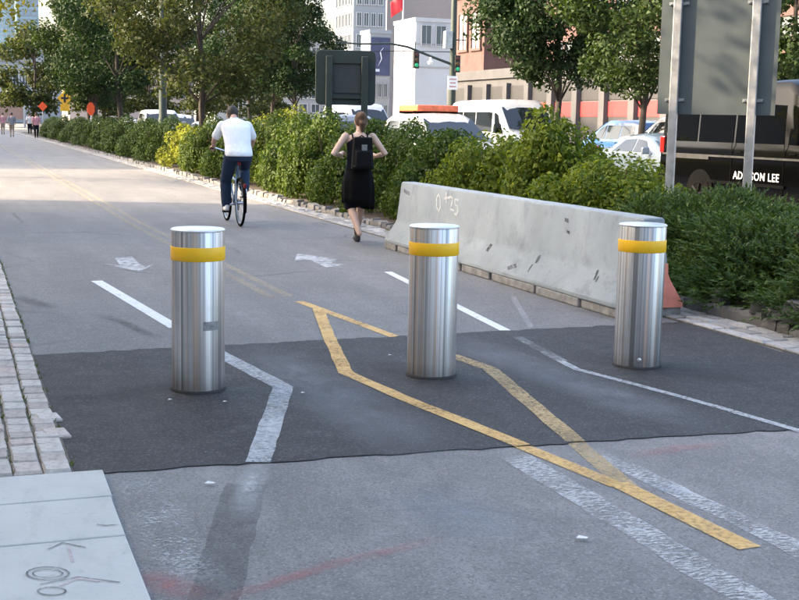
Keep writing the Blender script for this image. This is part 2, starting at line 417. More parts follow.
marking('white line curving across the patch in front of the right bollard', 'lane line', [(558, 361), (577, 370.5), (640, 387), (720, 409), (801, 433)], .055, M_white2, ZA, wob=.004)
marking('short pale line near the barrier foot behind the patch', 'lane line', [(513, 297), (536, 336)], .05, M_whitef, ZP)
marking('yellow line from the fork running behind the middle bollard', 'lane line', [(299, 301.5), (352, 321), (415, 344.5)], .085, M_yel, ZP)
marking('yellow line right of the middle bollard slanting to the front seam', 'lane line', [(430, 349), (490, 370), (545, 417), (576, 443)], .10, M_yel2, ZA, wob=.004)
marking('yellow line from the fork bending round the front of the middle bollard', 'lane line', [(318, 309), (328, 336), (346, 374), (410, 402), (523, 447)], .09, M_yel, ZA, wob=.004)
marking('worn yellow line on the apron between seam and join', 'lane line', [(521, 446.2), (618, 486)], .087, M_yel, ZF)
marking('worn yellow line on the apron joining from the right', 'lane line', [(574, 441.3), (630, 489)], .095, M_yel2, .0028)
marking('broad yellow line with a square end on the apron', 'lane line', [(618, 484), (750, 549)], .10, M_yel, .0045)
for dx, t in ((0, 'left'), (.17, 'right')):
    marking(f'faint {t} stripe of the double yellow centre line up the path', 'lane line', None, .085, M_yelf, ZP, world=[(2.58 + dx, 10.4, 0), (2.42 + dx, 18, 0), (2.35 + dx, 70, 0)])
marking('scraped rough white strip left of the broad yellow line', 'lane line', [(514, 456), (790, 624)], .15, M_scar, .0025, wob=.012)
marking('scraped rough white strip right of the broad yellow line', 'lane line', [(590, 450), (830, 565)], .12, M_scar, .0025, wob=.012)
smear('red spray paint streak slanting across the middle of the apron', 'spray mark', [(200, 608), (330, 566), (450, 538)], .09, M_red, .0055)
smear('red spray patch beside the pale slab corner', 'spray mark', [(138, 572), (168, 586), (205, 602)], .17, M_red, .0055)
smear('red spray streak along the front seam right of the yellow lines', 'spray mark', [(625, 458), (680, 449), (732, 445)], .14, M_red, .0055)
smear('blue chalk smear beside the yellow join', 'spray mark', [(635, 480), (695, 500)], .16, M_blue, .0075)
smear('pale blue chalk smear in the middle of the apron', 'spray mark', [(400, 490), (520, 545)], .5, M_blue, .0045)
smear('dusty tyre track across the dark patch between the left and middle bollards', 'tyre track', [(245, 345), (330, 395), (455, 470)], .62, M_chalk, .0072)
smear('dusty tyre track across the dark patch before the right bollard', 'tyre track', [(440, 335), (560, 378), (730, 440)], .55, M_chalk, .0072)
smear('darker tar band across the patch left of the left bollard', 'tar band', [(48, 404), (110, 398), (190, 384)], .34, M_tyre, .0066, .1)
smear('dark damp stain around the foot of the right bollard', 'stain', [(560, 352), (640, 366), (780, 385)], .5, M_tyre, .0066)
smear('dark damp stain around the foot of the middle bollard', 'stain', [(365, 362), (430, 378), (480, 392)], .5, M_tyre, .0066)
smear('dark skid line on the path left of the pale line end', 'tyre track', [(95, 314), (122, 322), (160, 340)], .12, M_tyre, .0035)
smear('dark smudge on the path beside the cobbles', 'tyre track', [(15, 296), (55, 310)], .2, M_tyre, .0035)
smear('pale scuffed flecks beside the slabs on the apron', 'lane line', [(132, 470), (160, 510), (195, 590)], .26, M_fleck, .0035, .2)
def arrow(pts, label):
    tag(poly_mark('lane_arrow', pts, M_whitef2, ZP), label, 'lane arrow')
M_whitef2 = paint('arrow_paint', (.66, .68, .70), .60, 12, .2, .75)
arrow([(104, 264), (120, 265.5), (115, 258.5), (132, 257), (140, 264.5), (146, 267), (157, 262.5), (148, 268), (139, 271.5), (126, 269)], 'worn white arrow behind the left bollard pointing down the path')
arrow([(294.5, 261), (297.5, 253.5), (337, 259.5), (331, 263.5), (347, 265), (326, 267.5), (311, 260.5), (305, 259.5)], 'worn white arrow behind the middle bollard pointing up the path')
# scraps of litter and paint drips
M_scrap = simple('paper_scrap', (.7, .7, .7), .8)
for i, (px, py, lab) in enumerate(((582, 541, 'small white scrap of paper on the apron below the scraped strip'), (210, 486, 'tiny white scrap beside the blacked out strip'), (390, 357, 'tiny pale chip near the rear seam'), (303, 395, 'tiny pale chip right of the bent white line'), (170, 402, 'tiny pale chip in front of the left bollard'), (225, 404, 'tiny pale chip right of the left bollard foot'))):
    p = G(px, py); s = .022 if i < 2 else .012
    b = MB(); b.add([(-s, -s * .4, 0), (s * .8, -s * .7, .004), (s, s * .5, .001), (-s * .6, s * .6, .005)], [(0, 1, 2, 3)])
    tag(b.build('scrap', M_scrap, None, loc=(p.x, p.y, .013), rot=(0, 0, -.5)), lab, 'scrap')

# ================================================================ right-hand edge: paver strip, kerb stones, loose stones
ke = thing('edge_paving', 'double row of pale granite blocks along the hedge side of the path', 'paving'); ke['kind'] = 'structure'
slab('joint_bed', [(5.40, 5.6), (5.99, 5.6), (5.99, 130), (5.40, 130)], -.03, .010, M_joint, None, ke)
stm = [block_mesh('block', M_strip, s + 20) for s in range(6)]
edm = [block_mesh('kerb_stone', M_edge, s + 40) for s in range(6)]
q = random.Random(23); rest = []
for x, w, L in ((5.475, .125, (.22, .36)), (5.605, .13, (.22, .36)), (5.735, .12, (.16, .3))):
    rest += block_row(ke, stm, 'block', x, w, 5.65, 120, L, .022, .08, q, 24)
rest_stuff(ke, rest, M_strip, 'blocks_beyond')
rest = block_row(ke, edm, 'kerb_stone', 5.885, .15, 6.4, 120, (.15, .30), .095, .2, q, 26, .010, .018, .028, .10)
rest_stuff(ke, rest, M_edge, 'kerb_beyond')
for i, (px, py, s, lab) in enumerate(((773, 322, (.19, .15, .16), 'squarish grey stone standing on the kerb under the juniper at far right'), (795, 333, (.16, .2, .11), 'flat grey stone beside the squarish stone at the right frame edge'),
        (722, 313, (.13, .16, .10), 'small grey stone on the kerb right of the orange barrier end'), (735, 318, (.10, .13, .08), 'small pale stone with white paint splashed on the kerb'), (702, 303, (.16, .1, .13), 'dark flat stone leaning behind the kerb near the barrier end'),
        (759, 318, (.12, .13, .09), 'dark wedge of stone left of the squarish kerb stone'))):
    p = G(px, py, .12); o = tag(obj('loose_stone', edm[i], None, (max(5.88, p.x), p.y, .12 + s[2] / 2 - .012), (.05, -.06, .5 + i)), lab, 'stone', 'loose stones under the hedge'); o.scale = s

# ================================================================ bollards
def steel():
    m, nt, p, o = nt_new('brushed_steel'); n = N(nt)
    g = n.node('ShaderNodeSeparateXYZ'); n.link(n.coord(), g.inputs[0])
    at = n.math('ARCTAN2', g.outputs[1], g.outputs[0])
    cv = n.node('ShaderNodeCombineXYZ'); n.link(at, cv.inputs[0]); n.link(n.math('MULTIPLY', g.outputs[2], .02), cv.inputs[1])
    oi = n.node('ShaderNodeObjectInfo'); n.link(n.math('MULTIPLY', oi.outputs['Random'], 9.0), cv.inputs[2])
    v = cv.outputs[0]; s1 = n.noise(5.5, 3, .65, v); s2 = n.noise(30, 3, .7, v); smear = n.noise(7, 5, .65)
    c = n.mix(n.ramp(s1, [(.40, 0.0), (.58, 1.0)]), (.30, .30, .31), (.86, .86, .87))  # light and dark streaks: brushed grain plus reflections painted into the colour
    c = n.mix(n.ramp(n.noise(4.2, 2, .5, v), [(.54, 0.0), (.62, .8)]), c, (.66, .50, .40))  # brown streaks painted in as mirrored surroundings
    c = n.mix(n.math('MULTIPLY', n.ramp(s2, [(.3, .5), (.6, 0.0)]), 1.0), c, (.30, .30, .31))
    c = n.mix(n.ramp(smear, [(.55, 0.0), (.75, .25)]), c, (.34, .32, .30))
    low = n.ramp(g.outputs[2], [(.0, .55), (.10, .0)]); c = n.mix(n.math('MULTIPLY', low, n.noise(16, 4)), c, (.12, .11, .10))
    n.link(c, p.inputs['Base Color']); p.inputs['Metallic'].default_value = 1.0
    n.link(n.ramp(s2, [(.3, .34), (.7, .48)]), p.inputs['Roughness'])
    n.link(n.bump(n.mix(.5, s2, s1), .10, .004), p.inputs['Normal'])
    return m
M_steel = steel()
M_band = simple('yellow_reflective_tape', (1.0, .54, .012), .45, 0, .06, 30)
M_capm = simple('steel_cap', (.82, .83, .85), .42, 1.0, .1, 12)
M_dark = simple('foot_shadow_black', (.02, .02, .02), .7)
RB, HB = .148, .905
def bollard(px, py, label, extra):
    p = G(px, py); t = thing('bollard', label, 'bollard', (p.x, p.y, .006), 0, 'steel bollards across the path')
    MB().lathe([(RB, .012), (RB, HB - .012), (RB - .004, HB - .004)], 72).build('tube', M_steel, t, smooth=True)
    MB().lathe([(RB + .003, HB - .004), (RB + .003, HB + .002), (RB - .004, HB + .008), (.001, HB + .010)], 64).build('cap', M_capm, t, smooth=True)
    MB().lathe([(RB + .0015, .738), (RB + .0035, .741), (RB + .0035, .812), (RB + .0015, .815)], 64).build('yellow_band', M_band, t, smooth=True)
    MB().lathe([(RB + .009, 0), (RB + .008, .006), (RB + .003, .014)], 64).build('shadow_ring', M_dark, t, smooth=True)  # dark ring standing in for the narrow shadow at the foot
    a = math.atan2(-p.y, -p.x)
    if extra == 'plate':
        b = MB(); n = 12
        for r, z0, z1 in ((RB + .0015, .355, .405),):
            V = []
            for i in range(n + 1):
                an = a + .28 - .62 * i / n * -1.0 - .1
                V += [(r * math.cos(an), r * math.sin(an), z0), (r * math.cos(an), r * math.sin(an), z1)]
            b.add(V, [(2 * i, 2 * i + 2, 2 * i + 3, 2 * i + 1) for i in range(n)])
        b.build('scuffed_label', M_scuff, t, smooth=True)
    if extra == 'bolt':
        b = MB().lathe([(.014, 0), (.014, .006), (.006, .009)], 16, axis='x'); b.build('bolt', M_capm, t, smooth=True, loc=((RB - .002) * math.cos(a + .1), (RB - .002) * math.sin(a + .1), .06), rot=(0, 0, a + .1))
    return t
M_scuff = simple('scuffed_steel', (.33, .33, .34), .5, .9, .3, 40)
bollard(198.5, 389.5, 'left steel bollard with scuffed label nearest the cobble strip', 'plate')
bollard(431, 375.5, 'middle steel bollard between the two yellow lines', None)
bollard(636.5, 366, 'right steel bollard standing in front of the concrete barrier end', 'bolt')

# ================================================================ concrete barrier
M_conc = concrete('barrier_concrete', (.25, .285, .305), (.34, .375, .395))
M_orange = simple('orange_paint', (.78, .27, .19), .7, 0, .14, 10, .2, 60)
M_gritty = simple('stained_concrete', (.27, .26, .25), .9, 0, .4, 9, .4, 50)
BX, BY0, BY1 = 5.27, 8.62, 14.30
bar = thing('concrete_barrier', 'long grey concrete traffic barrier with chalked numbers beside the hedge', 'barrier', (BX, BY0, 0))
# half profile: width of the wall against height
PR = [(.305, .075), (.305, .115), (.172, .315), (.150, .36), (.098, .79), (.084, .81)]
sec = [(-w, z) for w, z in PR] + [(w, z) for w, z in PR[::-1]]
b = MB(); L = BY1 - BY0; ns = 24; q = random.Random(2)
V = []
for i in range(ns + 1):
    y = L * i / ns
    for (x, z) in sec: V.append((x + q.uniform(-.003, .003), y, z + q.uniform(-.002, .002)))
k = len(sec)
b.add(V, [(i * k + j, i * k + (j + 1) % k, (i + 1) * k + (j + 1) % k, (i + 1) * k + j) for i in range(ns) for j in range(k)] + [list(range(k)), list(range(ns * k, (ns + 1) * k))])
b.build('wall', M_conc, bar, ang=30, bevel=.012)
# rough foot with drainage gaps
b = MB(); y = .02; q = random.Random(8)
while y < L - .05:
    l = min(q.uniform(.5, .95), L - y); b.box((q.uniform(-.008, .008), y + l / 2, .04), (.60, l, .08)); y += l + q.uniform(.02, .10)
b.build('foot', M_gritty, bar, bevel=.012)
# the orange painted end
lowsec = [(-.30, .08), (-.30, .114), (-.172, .308), (-.150, .355), (-.142, .42), (.146, .44), (.150, .355), (.172, .308), (.30, .114), (.30, .08)]
b = MB(); b.prism(lowsec, -.006, .0, 'y')
b.build('painted_end', M_orange, bar)
# marks on the side facing the path
M_chk = paint('white_paint_stick', (.85, .87, .88), .66, 40, .12, .95); M_scf = paint('tyre_scuff', (.05, .05, .05), .55, 40, .15, .85)
M_lich = paint('purple_stain', (.25, .18, .22), .55, 40, .2, .7)
def side_point(px, py, out=.004):
    """where a pixel meets the sloping side of the wall"""
    z = .6
    for _ in range(12):
        w = np.interp(z, [p[1] for p in PR], [p[0] for p in PR]); P = onX(px, py, BX - w); z = min(.8, max(.08, P.z))
    return Vector((P.x - out - BX, P.y - BY0, P.z))
def wall_stroke(name, pts, w, mat):
    P = [side_point(*p) for p in pts]; bb = MB(); V = []
    for i, p in enumerate(P):
        d = (P[min(i + 1, len(P) - 1)] - P[max(i - 1, 0)]).normalized(); n = Vector((1, 0, .12)).normalized().cross(d).normalized() * w / 2
        V += [p + n, p - n]
    bb.add(V, [(2 * i, 2 * i + 1, 2 * i + 3, 2 * i + 2) for i in range(len(P) - 1)]); return bb.build(name, mat, bar)
for st in ([(439, 194), (437, 198), (437, 207), (439, 211.5), (440.5, 207), (440.5, 198), (439, 194)], [(446.5, 192), (446.5, 203)], [(444.5, 198.5), (449.5, 197.5)],
           [(449, 198), (451, 196.5), (453, 198), (452, 204), (450.5, 209), (454.5, 210.5)], [(459, 200), (455, 199.5), (455.5, 205), (458, 206), (458.5, 211), (456.5, 215), (454.5, 213.5)]):
    wall_stroke('chalked_number', st, .026, M_chk)
for st, w in (([(487, 251), (492, 244)], .05), ([(508, 270), (517, 267)], .07), ([(536, 263), (540, 255)], .05), ([(594, 280), (598, 270)], .04), ([(596, 282), (599, 276)], .03), ([(565, 220), (569, 221)], .04), ([(567, 231), (570, 233)], .03), ([(528, 272), (533, 264)], .02)):
    wall_stroke('scuff_mark', st, w, M_scf)
wall_stroke('stain', [(404, 190.5), (410, 194)], .05, M_lich)
# ================================================================ vegetation
def leaf_mat(name, cols, trans=.35, rough=.62, tint=None):
    m, nt, p, o = nt_new(name); n = N(nt)
    ge = n.node('ShaderNodeNewGeometry'); oi = n.node('ShaderNodeObjectInfo')
    c = n.ramp(ge.outputs['Random Per Island'], [(i / (len(cols) - 1), k) for i, k in enumerate(cols)])
    f = n.noise(1.4, 3, .6); c = n.mix(n.ramp(f, [(.35, 0.0), (.65, .5)]), c, cols[-1])
    n.link(c, p.inputs['Base Color']); p.inputs['Roughness'].default_value = rough; p.inputs['Specular IOR Level'].default_value = .18
    t = n.node('ShaderNodeBsdfTranslucent'); n.link(n.mix(1.0, c, tint or (1.9, 1.8, .7), 'MULTIPLY'), t.inputs[0])
    mx = n.node('ShaderNodeMixShader'); mx.inputs[0].default_value = trans
    n.link(p.outputs[0], mx.inputs[1]); n.link(t.outputs[0], mx.inputs[2]); n.link(mx.outputs[0], o.inputs[0]); return m
M_leafL = leaf_mat('tree_leaf_backlit', [(.07, .09, .018), (.11, .125, .022), (.16, .16, .03)], .5, tint=(1.9, 1.7, .6))  # brighter, yellower leaf tone with the backlight put into the colour
M_bark = simple('bark', (.040, .032, .027), .9, 0, .35, 12, .8, 30)
M_stem = simple('shrub_stem', (.10, .07, .05), .9, 0, .3, 20)
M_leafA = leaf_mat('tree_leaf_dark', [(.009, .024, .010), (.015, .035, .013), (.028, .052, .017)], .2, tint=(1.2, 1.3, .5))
M_leafB = leaf_mat('tree_leaf_olive', [(.020, .034, .012), (.033, .048, .017), (.060, .070, .026)], .30, tint=(1.5, 1.5, .7))
M_leafC = leaf_mat('tree_leaf_mid', [(.014, .031, .011), (.024, .046, .015), (.042, .068, .02)], .26, tint=(1.4, 1.4, .5))
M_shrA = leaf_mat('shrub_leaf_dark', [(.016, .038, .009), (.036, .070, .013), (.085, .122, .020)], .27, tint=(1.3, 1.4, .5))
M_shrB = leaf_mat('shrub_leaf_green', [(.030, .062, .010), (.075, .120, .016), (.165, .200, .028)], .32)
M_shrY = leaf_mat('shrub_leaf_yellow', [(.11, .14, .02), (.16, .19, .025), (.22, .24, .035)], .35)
M_jun = leaf_mat('juniper_spray', [(.015, .040, .013), (.036, .074, .020), (.080, .125, .030)], .2)
rs = np.random.RandomState(7)
def unit(n):
    v = rs.normal(size=(n, 3)); return v / np.linalg.norm(v, axis=1)[:, None]
def leaves_mesh(name, pos, out, size, mats, aspect=.5, jitter=.9, fold=.18):
    """pos (n,3), out (n,3) preferred outward normal; each leaf a folded 4-point blade"""
    n = len(pos); nrm = out + unit(n) * jitter; nrm /= np.linalg.norm(nrm, axis=1)[:, None]
    t = np.cross(nrm, unit(n)); t /= np.linalg.norm(t, axis=1)[:, None] + 1e-9; s = np.cross(nrm, t)
    L = (size * rs.uniform(.65, 1.3, n))[:, None]; w = L * aspect
    V = np.stack([pos - t * L * .5, pos + s * w * .5 + nrm * L * fold, pos + t * L * .5, pos - s * w * .5 + nrm * L * fold], 1).reshape(-1, 3)
    return V, n
def mesh_quads(name, V, n, mat, tri=False):
    k = 3 if tri else 4
    me = bpy.data.meshes.new(name); me.vertices.add(n * k); me.loops.add(n * k); me.polygons.add(n)
    me.vertices.foreach_set('co', V.astype(np.float32).ravel()); me.loops.foreach_set('vertex_index', np.arange(n * k, dtype=np.int32))
    me.polygons.foreach_set('loop_start', np.arange(0, n * k, k, dtype=np.int32)); me.polygons.foreach_set('loop_total', np.full(n, k, dtype=np.int32))
    me.materials.append(mat); me.update(); me.validate(); return me
def tree_meshes(seed, H, base, rad, n_leaf, size, mat, clumps=46, tr=.13, open_=.0):
    """a trunk mesh with limbs and a crown mesh of leaf clumps with gaps between them"""
    global rs; rs = np.random.RandomState(seed); q = random.Random(seed)
    b = MB(); pts = []; x = y = 0
    n = 7
    for i in range(n + 1):
        pts.append((x, y, H * .78 * i / n)); x += q.uniform(-.10, .10); y += q.uniform(-.10, .10)
    b.tube(pts, [tr * (1.5 if i == 0 else 1 - .78 * i / n) for i in range(n + 1)], 9)
    cz = (base + H) / 2; hz = (H - base) / 2; cen = []
    for i in range(clumps):
        u = q.uniform(-.96, 1); ph = q.uniform(0, 2 * PI); rr = math.sqrt(max(0, 1 - u * u * .9)) * (q.uniform(.25, 1) ** .55)
        pr = 1.0 - .25 * max(0, u)                 # a little narrower above
        cen.append((rad * rr * pr * math.cos(ph), rad * rr * pr * math.sin(ph), cz + hz * u * q.uniform(.8, 1)))
    for c in cen[::3]:
        k = min(n - 1, max(2, int(n * (c[2] / (H * .78)) * .72))); p0 = Vector(pts[k]); p1 = Vector(c)
        mid = p0.lerp(p1, .5) + Vector((q.uniform(-.2, .2), q.uniform(-.2, .2), .15 * rad * .4))
        r0 = tr * .38 * (1 - .5 * k / n); b.tube([p0, mid, p1], [r0, r0 * .6, r0 * .22], 6)
    trunk = b.mesh('trunk', M_bark, True)
    C = np.array(cen); per = np.array([q.uniform(.5, 1.4) for _ in cen]); per /= per.sum()
    idx = rs.choice(len(cen), n_leaf, p=per); cr = np.array([rad * q.uniform(.20, .36) for _ in cen])
    d = unit(n_leaf); r = rs.uniform(.15, 1, n_leaf) ** .5
    off = d * (r * cr[idx])[:, None]; off[:, 2] *= .72; off[:, 2] -= .12 * cr[idx] * rs.uniform(0, 1, n_leaf)
    pos = C[idx] + off
    V, m = leaves_mesh('crown', pos, d * .6 + np.array([0, 0, .5]), size, mat, .55)
    return trunk, mesh_quads('crown', V, m, mat)
def tree(name, meshes, label, x, y, rz=0.0, s=1.0, group=None, z=0.0):
    t = thing(name, label, 'tree', (x, y, z), rz, group); t.scale = (s, s, s)
    obj('trunk', meshes[0], t); obj('crown', meshes[1], t); return t
T_olive = tree_meshes(3, 8.6, 2.1, 2.9, 21000, .155, M_leafB, 58, .13)
T_dark = tree_meshes(5, 9.5, 2.6, 3.0, 22000, .165, M_leafA, 60, .14)
T_mid = tree_meshes(8, 9.0, 2.7, 2.9, 23000, .185, M_leafC, 60, .14)
T_med = tree_meshes(12, 10.0, 2.9, 3.0, 25000, .185, M_leafA, 64, .15)
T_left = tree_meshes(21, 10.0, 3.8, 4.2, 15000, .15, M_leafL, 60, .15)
g1 = 'trees in the planting bed along the hedge'
tree('street_tree', T_olive, 'nearest olive green tree rising behind the hedge left of the dark sign back', 7.5, 39.0, .4, 1.0, g1, .06)
tree('street_tree', T_dark, 'dark tree just left of the thick lamp post', 7.4, 58, 1.3, 1.0, g1, .06)
tree('street_tree', T_mid, 'tree behind the hedge over the orange paddle sign', 7.3, 68.5, 2.1, 1.0, g1, .06)
tree('street_tree', T_dark, 'dark tree between the orange paddle sign and the yellow diamond sign', 8.0, 78, 3.0, .88, g1, .06)
tree('street_tree', T_dark, 'farthest tree of the hedge row beside the yellow diamond sign', 10.4, 97, 4.0, .9, g1, .06)
g2 = 'trees in the median of the highway'
tree('median_tree', T_med, 'large dark tree over the white vans right of the traffic signal', 21.1, 41.6, .7, 1.0, g2, .12)
tree('median_tree', T_mid, 'tree with a thick trunk left of the big grey sign back', 21.1, 35.6, 2.2, .95, g2, .12)
tree('median_tree', T_mid, 'tree behind the right edge of the big grey sign back', 21.1, 28.0, 4.2, .9, g2, .12)
for y, rz, s, lab in ((79, .2, 1.06, 'dark tree standing right behind the dark sign back'), (85, 1.9, 1.08, 'dark median tree second from the dark sign back'), (92, 3.1, 1.12, 'dark median tree third from the dark sign back'), (99, 4.6, 1.12, 'dark median tree behind the cyclist fourth from the sign back')):
    tree('median_tree', T_med, lab, 21.1, y, rz, s, g2, .12)
g3 = 'trees left of the path'
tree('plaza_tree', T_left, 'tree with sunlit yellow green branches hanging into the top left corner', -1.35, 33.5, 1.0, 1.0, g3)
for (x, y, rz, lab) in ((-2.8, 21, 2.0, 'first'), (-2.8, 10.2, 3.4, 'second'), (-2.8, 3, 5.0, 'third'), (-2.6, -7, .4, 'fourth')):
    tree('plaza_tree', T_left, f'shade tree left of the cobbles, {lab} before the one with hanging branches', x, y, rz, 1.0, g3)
T_far = tree_meshes(31, 9, 1.2, 4.0, 5000, .42, M_leafB, 40, .2)
for x, y, s, lab in ((9, 150, 1.3, 'distant olive tree at the far end of the hedge row'), (15.5, 138, 1.1, 'distant olive tree seen between the hedge trees and lamp post'), (22, 150, 1.1, 'distant olive tree behind the lamp post'), (30, 160, 1.2, 'distant tree behind the cyclist'), (36, 150, 1.0, 'distant tree left of the dark sign back'), (-2.5, 128, .8, 'distant tree at the left frame edge beyond the path')):
    tree('distant_tree', T_far, lab, x, y, x, s, 'trees far up the highway')

# ---------------------------------------------------------------- shrubs
def shrub_mesh(seed, n, size, mat, flat=1.0, lumps=44):
    """unit shrub: radius 1, height 1; lumpy leafy surface over looser inner leaves"""
    global rs; rs = np.random.RandomState(seed); q = random.Random(seed)
    L = []
    for _ in range(lumps):
        u = q.uniform(.0, .95); ph = q.uniform(0, 2 * PI); r = math.sqrt(1 - u * u)
        k = q.uniform(.60, .86); L.append((r * math.cos(ph) * k, r * math.sin(ph) * k, .10 + u * .70 * k / .72, q.uniform(.14, .27)))
    L.append((0, 0, .45, .55)); A = np.array(L)
    w = A[:, 3] ** 2; idx = rs.choice(len(L), n, p=w / w.sum()); d = unit(n); r = rs.uniform(.55, 1.06, n) ** .5
    pos = A[idx, :3] + d * (A[idx, 3] * r)[:, None]; pos[:, 2] = np.abs(pos[:, 2]) * .98 + .01
    V, m = leaves_mesh('foliage', pos, d * .8 + np.array([0, 0, .45]), size, mat, .52, .8)
    return mesh_quads('foliage', V, m, mat)
def stems_mesh(seed, k=9):
    q = random.Random(seed); b = MB()
    for i in range(k):
        a = q.uniform(0, 2 * PI); r = q.uniform(.3, .75)
        b.tube([(.08 * math.cos(a), .08 * math.sin(a), 0), (r * .5 * math.cos(a), r * .5 * math.sin(a), .32), (r * math.cos(a), r * math.sin(a), q.uniform(.6, .85))], [.022, .015, .006], 5)
    return b.mesh('stem', M_stem)
STEM = [stems_mesh(1), stems_mesh(2)]
S_green = [shrub_mesh(41, 15000, .060, M_shrB), shrub_mesh(42, 15000, .060, M_shrB)]
S_dark = [shrub_mesh(43, 14000, .056, M_shrA), shrub_mesh(44, 14000, .056, M_shrA)]
S_yel = shrub_mesh(45, 9000, .058, M_shrY)
def juniper_mesh(seed, n):
    """feathery sprays: a drooping axis with side needles"""
    global rs; rs = np.random.RandomState(seed)
    d = unit(n); d[:, 2] = np.abs(d[:, 2]); r = rs.uniform(.55, 1.0, n) ** .5
    lump = 1 + .13 * np.sin(d[:, 0] * 7 + 1) * np.sin(d[:, 1] * 6) + .08 * np.sin(d[:, 2] * 11)
    pos = d * (r * lump)[:, None] * .9; pos[:, 2] = pos[:, 2] * .92 + .05
    ax = d * .7 + unit(n) * .55 + np.array([0, 0, .38]); ax /= np.linalg.norm(ax, axis=1)[:, None]
    T = []; Ls = rs.uniform(.10, .20, n)[:, None]
    for k in range(9):
        f = k / 8; p = pos + ax * Ls * f
        s = np.cross(ax, unit(n)); s /= np.linalg.norm(s, axis=1)[:, None]
        tip = p + (s * .55 + ax * .75) * Ls * (.45 - .22 * f); w = np.cross(s, ax) * Ls * .055
        T.append(np.stack([p - w, p + w, tip], 1))
    V = np.concatenate(T, 0).reshape(-1, 3); return mesh_quads('foliage', V, n * 9, M_jun, True)
J = [juniper_mesh(51, 6500), juniper_mesh(52, 6500)]
gs = 'shrubs of the hedge beside the path'
def shrub(kind, me, x, y, rx, ry, h, label, rz=0.0):
    t = thing(kind, label, 'shrub', (x, y, .05), 0, gs)
    f = obj('foliage', me, t, rot=(0, 0, rz)); f.scale = (rx, ry * 1.12, h)
    s = obj('stem', STEM[0], t, rot=(0, 0, rz)); s.scale = (rx, ry, h); return t
jl = [(7.15, 5.6, 1.32, 1.2, .70, 'juniper at the right frame edge below the black van'), (7.05, 7.35, 1.32, 1.2, .76, 'feathery dark juniper over the loose kerb stones'), (7.0, 8.9, 1.30, 1.15, .82, 'feathery juniper around the posts of the big grey sign'), (7.05, 10.3, 1.15, 1.05, .94, 'feathery juniper right behind the barrier end')]
for i, a in enumerate(jl): shrub('juniper', J[i % 2], *a, rz=PI * (i // 2))
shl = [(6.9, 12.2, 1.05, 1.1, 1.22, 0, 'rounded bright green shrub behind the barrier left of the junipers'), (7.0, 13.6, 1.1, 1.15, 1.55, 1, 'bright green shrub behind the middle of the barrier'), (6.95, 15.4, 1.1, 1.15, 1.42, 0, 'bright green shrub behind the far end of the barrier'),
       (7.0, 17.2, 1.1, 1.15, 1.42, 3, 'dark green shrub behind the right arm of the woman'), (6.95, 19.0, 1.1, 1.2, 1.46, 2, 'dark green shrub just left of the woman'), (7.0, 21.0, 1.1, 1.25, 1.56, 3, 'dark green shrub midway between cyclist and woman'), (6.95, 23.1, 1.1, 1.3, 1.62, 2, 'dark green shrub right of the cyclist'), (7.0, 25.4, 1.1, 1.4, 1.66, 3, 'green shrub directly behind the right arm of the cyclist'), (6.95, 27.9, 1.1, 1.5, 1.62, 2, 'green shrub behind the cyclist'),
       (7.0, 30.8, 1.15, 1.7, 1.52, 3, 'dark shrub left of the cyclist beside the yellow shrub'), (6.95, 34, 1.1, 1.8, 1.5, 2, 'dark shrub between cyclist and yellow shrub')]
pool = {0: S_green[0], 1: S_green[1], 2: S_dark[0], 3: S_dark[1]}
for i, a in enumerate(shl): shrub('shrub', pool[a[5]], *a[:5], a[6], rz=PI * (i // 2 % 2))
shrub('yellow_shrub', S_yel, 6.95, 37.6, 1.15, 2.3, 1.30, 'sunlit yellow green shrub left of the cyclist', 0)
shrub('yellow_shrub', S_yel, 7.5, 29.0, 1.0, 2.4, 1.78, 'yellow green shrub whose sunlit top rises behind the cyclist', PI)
for i, y in enumerate((42.5, 47, 52, 58, 65, 73, 82, 92)):
    shrub('shrub', S_dark[i % 2], 6.95, y, 1.15, 2.8 + i * .35, 1.5, ['dark shrub just left of the yellow shrub', 'dark hedge shrub second left of the yellow shrub', 'dark hedge shrub below the white pickup', 'dark hedge shrub under the tree beside the pickup', 'dark hedge shrub around the orange paddle sign', 'dark hedge shrub between the two road work signs', 'dark hedge shrub below the yellow diamond sign', 'last dark shrub at the far end of the hedge'][i], PI * (i // 2 % 2))
# weeds growing in the cobble joints and at the kerb
M_weed = leaf_mat('weed_leaf', [(.05, .08, .02), (.09, .12, .03)], .3)
def weeds(name, pts, label):
    V = []; q = random.Random(9)
    for p in pts:
        for _ in range(5):
            a = q.uniform(0, 2 * PI); l = q.uniform(.015, .04); c = Vector(p) + Vector((q.uniform(-.012, .012), q.uniform(-.04, .04), 0)); dr = Vector((math.cos(a), math.sin(a), 1.0)).normalized() * l; sd = Vector((-math.sin(a), math.cos(a), 0)) * .004
            V += [c - sd, c + sd, c + dr]
    me = mesh_quads(name, np.array([tuple(v) for v in V]), len(V) // 3, M_weed, True); return tag(obj(name, me), label, 'weeds', None, 'stuff')
q = random.Random(17); wp = []
for _ in range(150):
    c = q.choice([.45, .329, .207, .085]); y = 5.3 + 9 * q.random() ** 1.2; wp.append((c, y, .012))
for _ in range(60): wp.append((.45, q.uniform(8.5, 13.5), .005))
weeds('weeds', wp, 'tiny green weeds growing in the joints of the cobbles')
weeds('weeds', [(5.80 + q.uniform(-.01, .01), q.uniform(6.5, 22), .01) for _ in range(160)], 'tiny weeds along the foot of the hedge kerb')
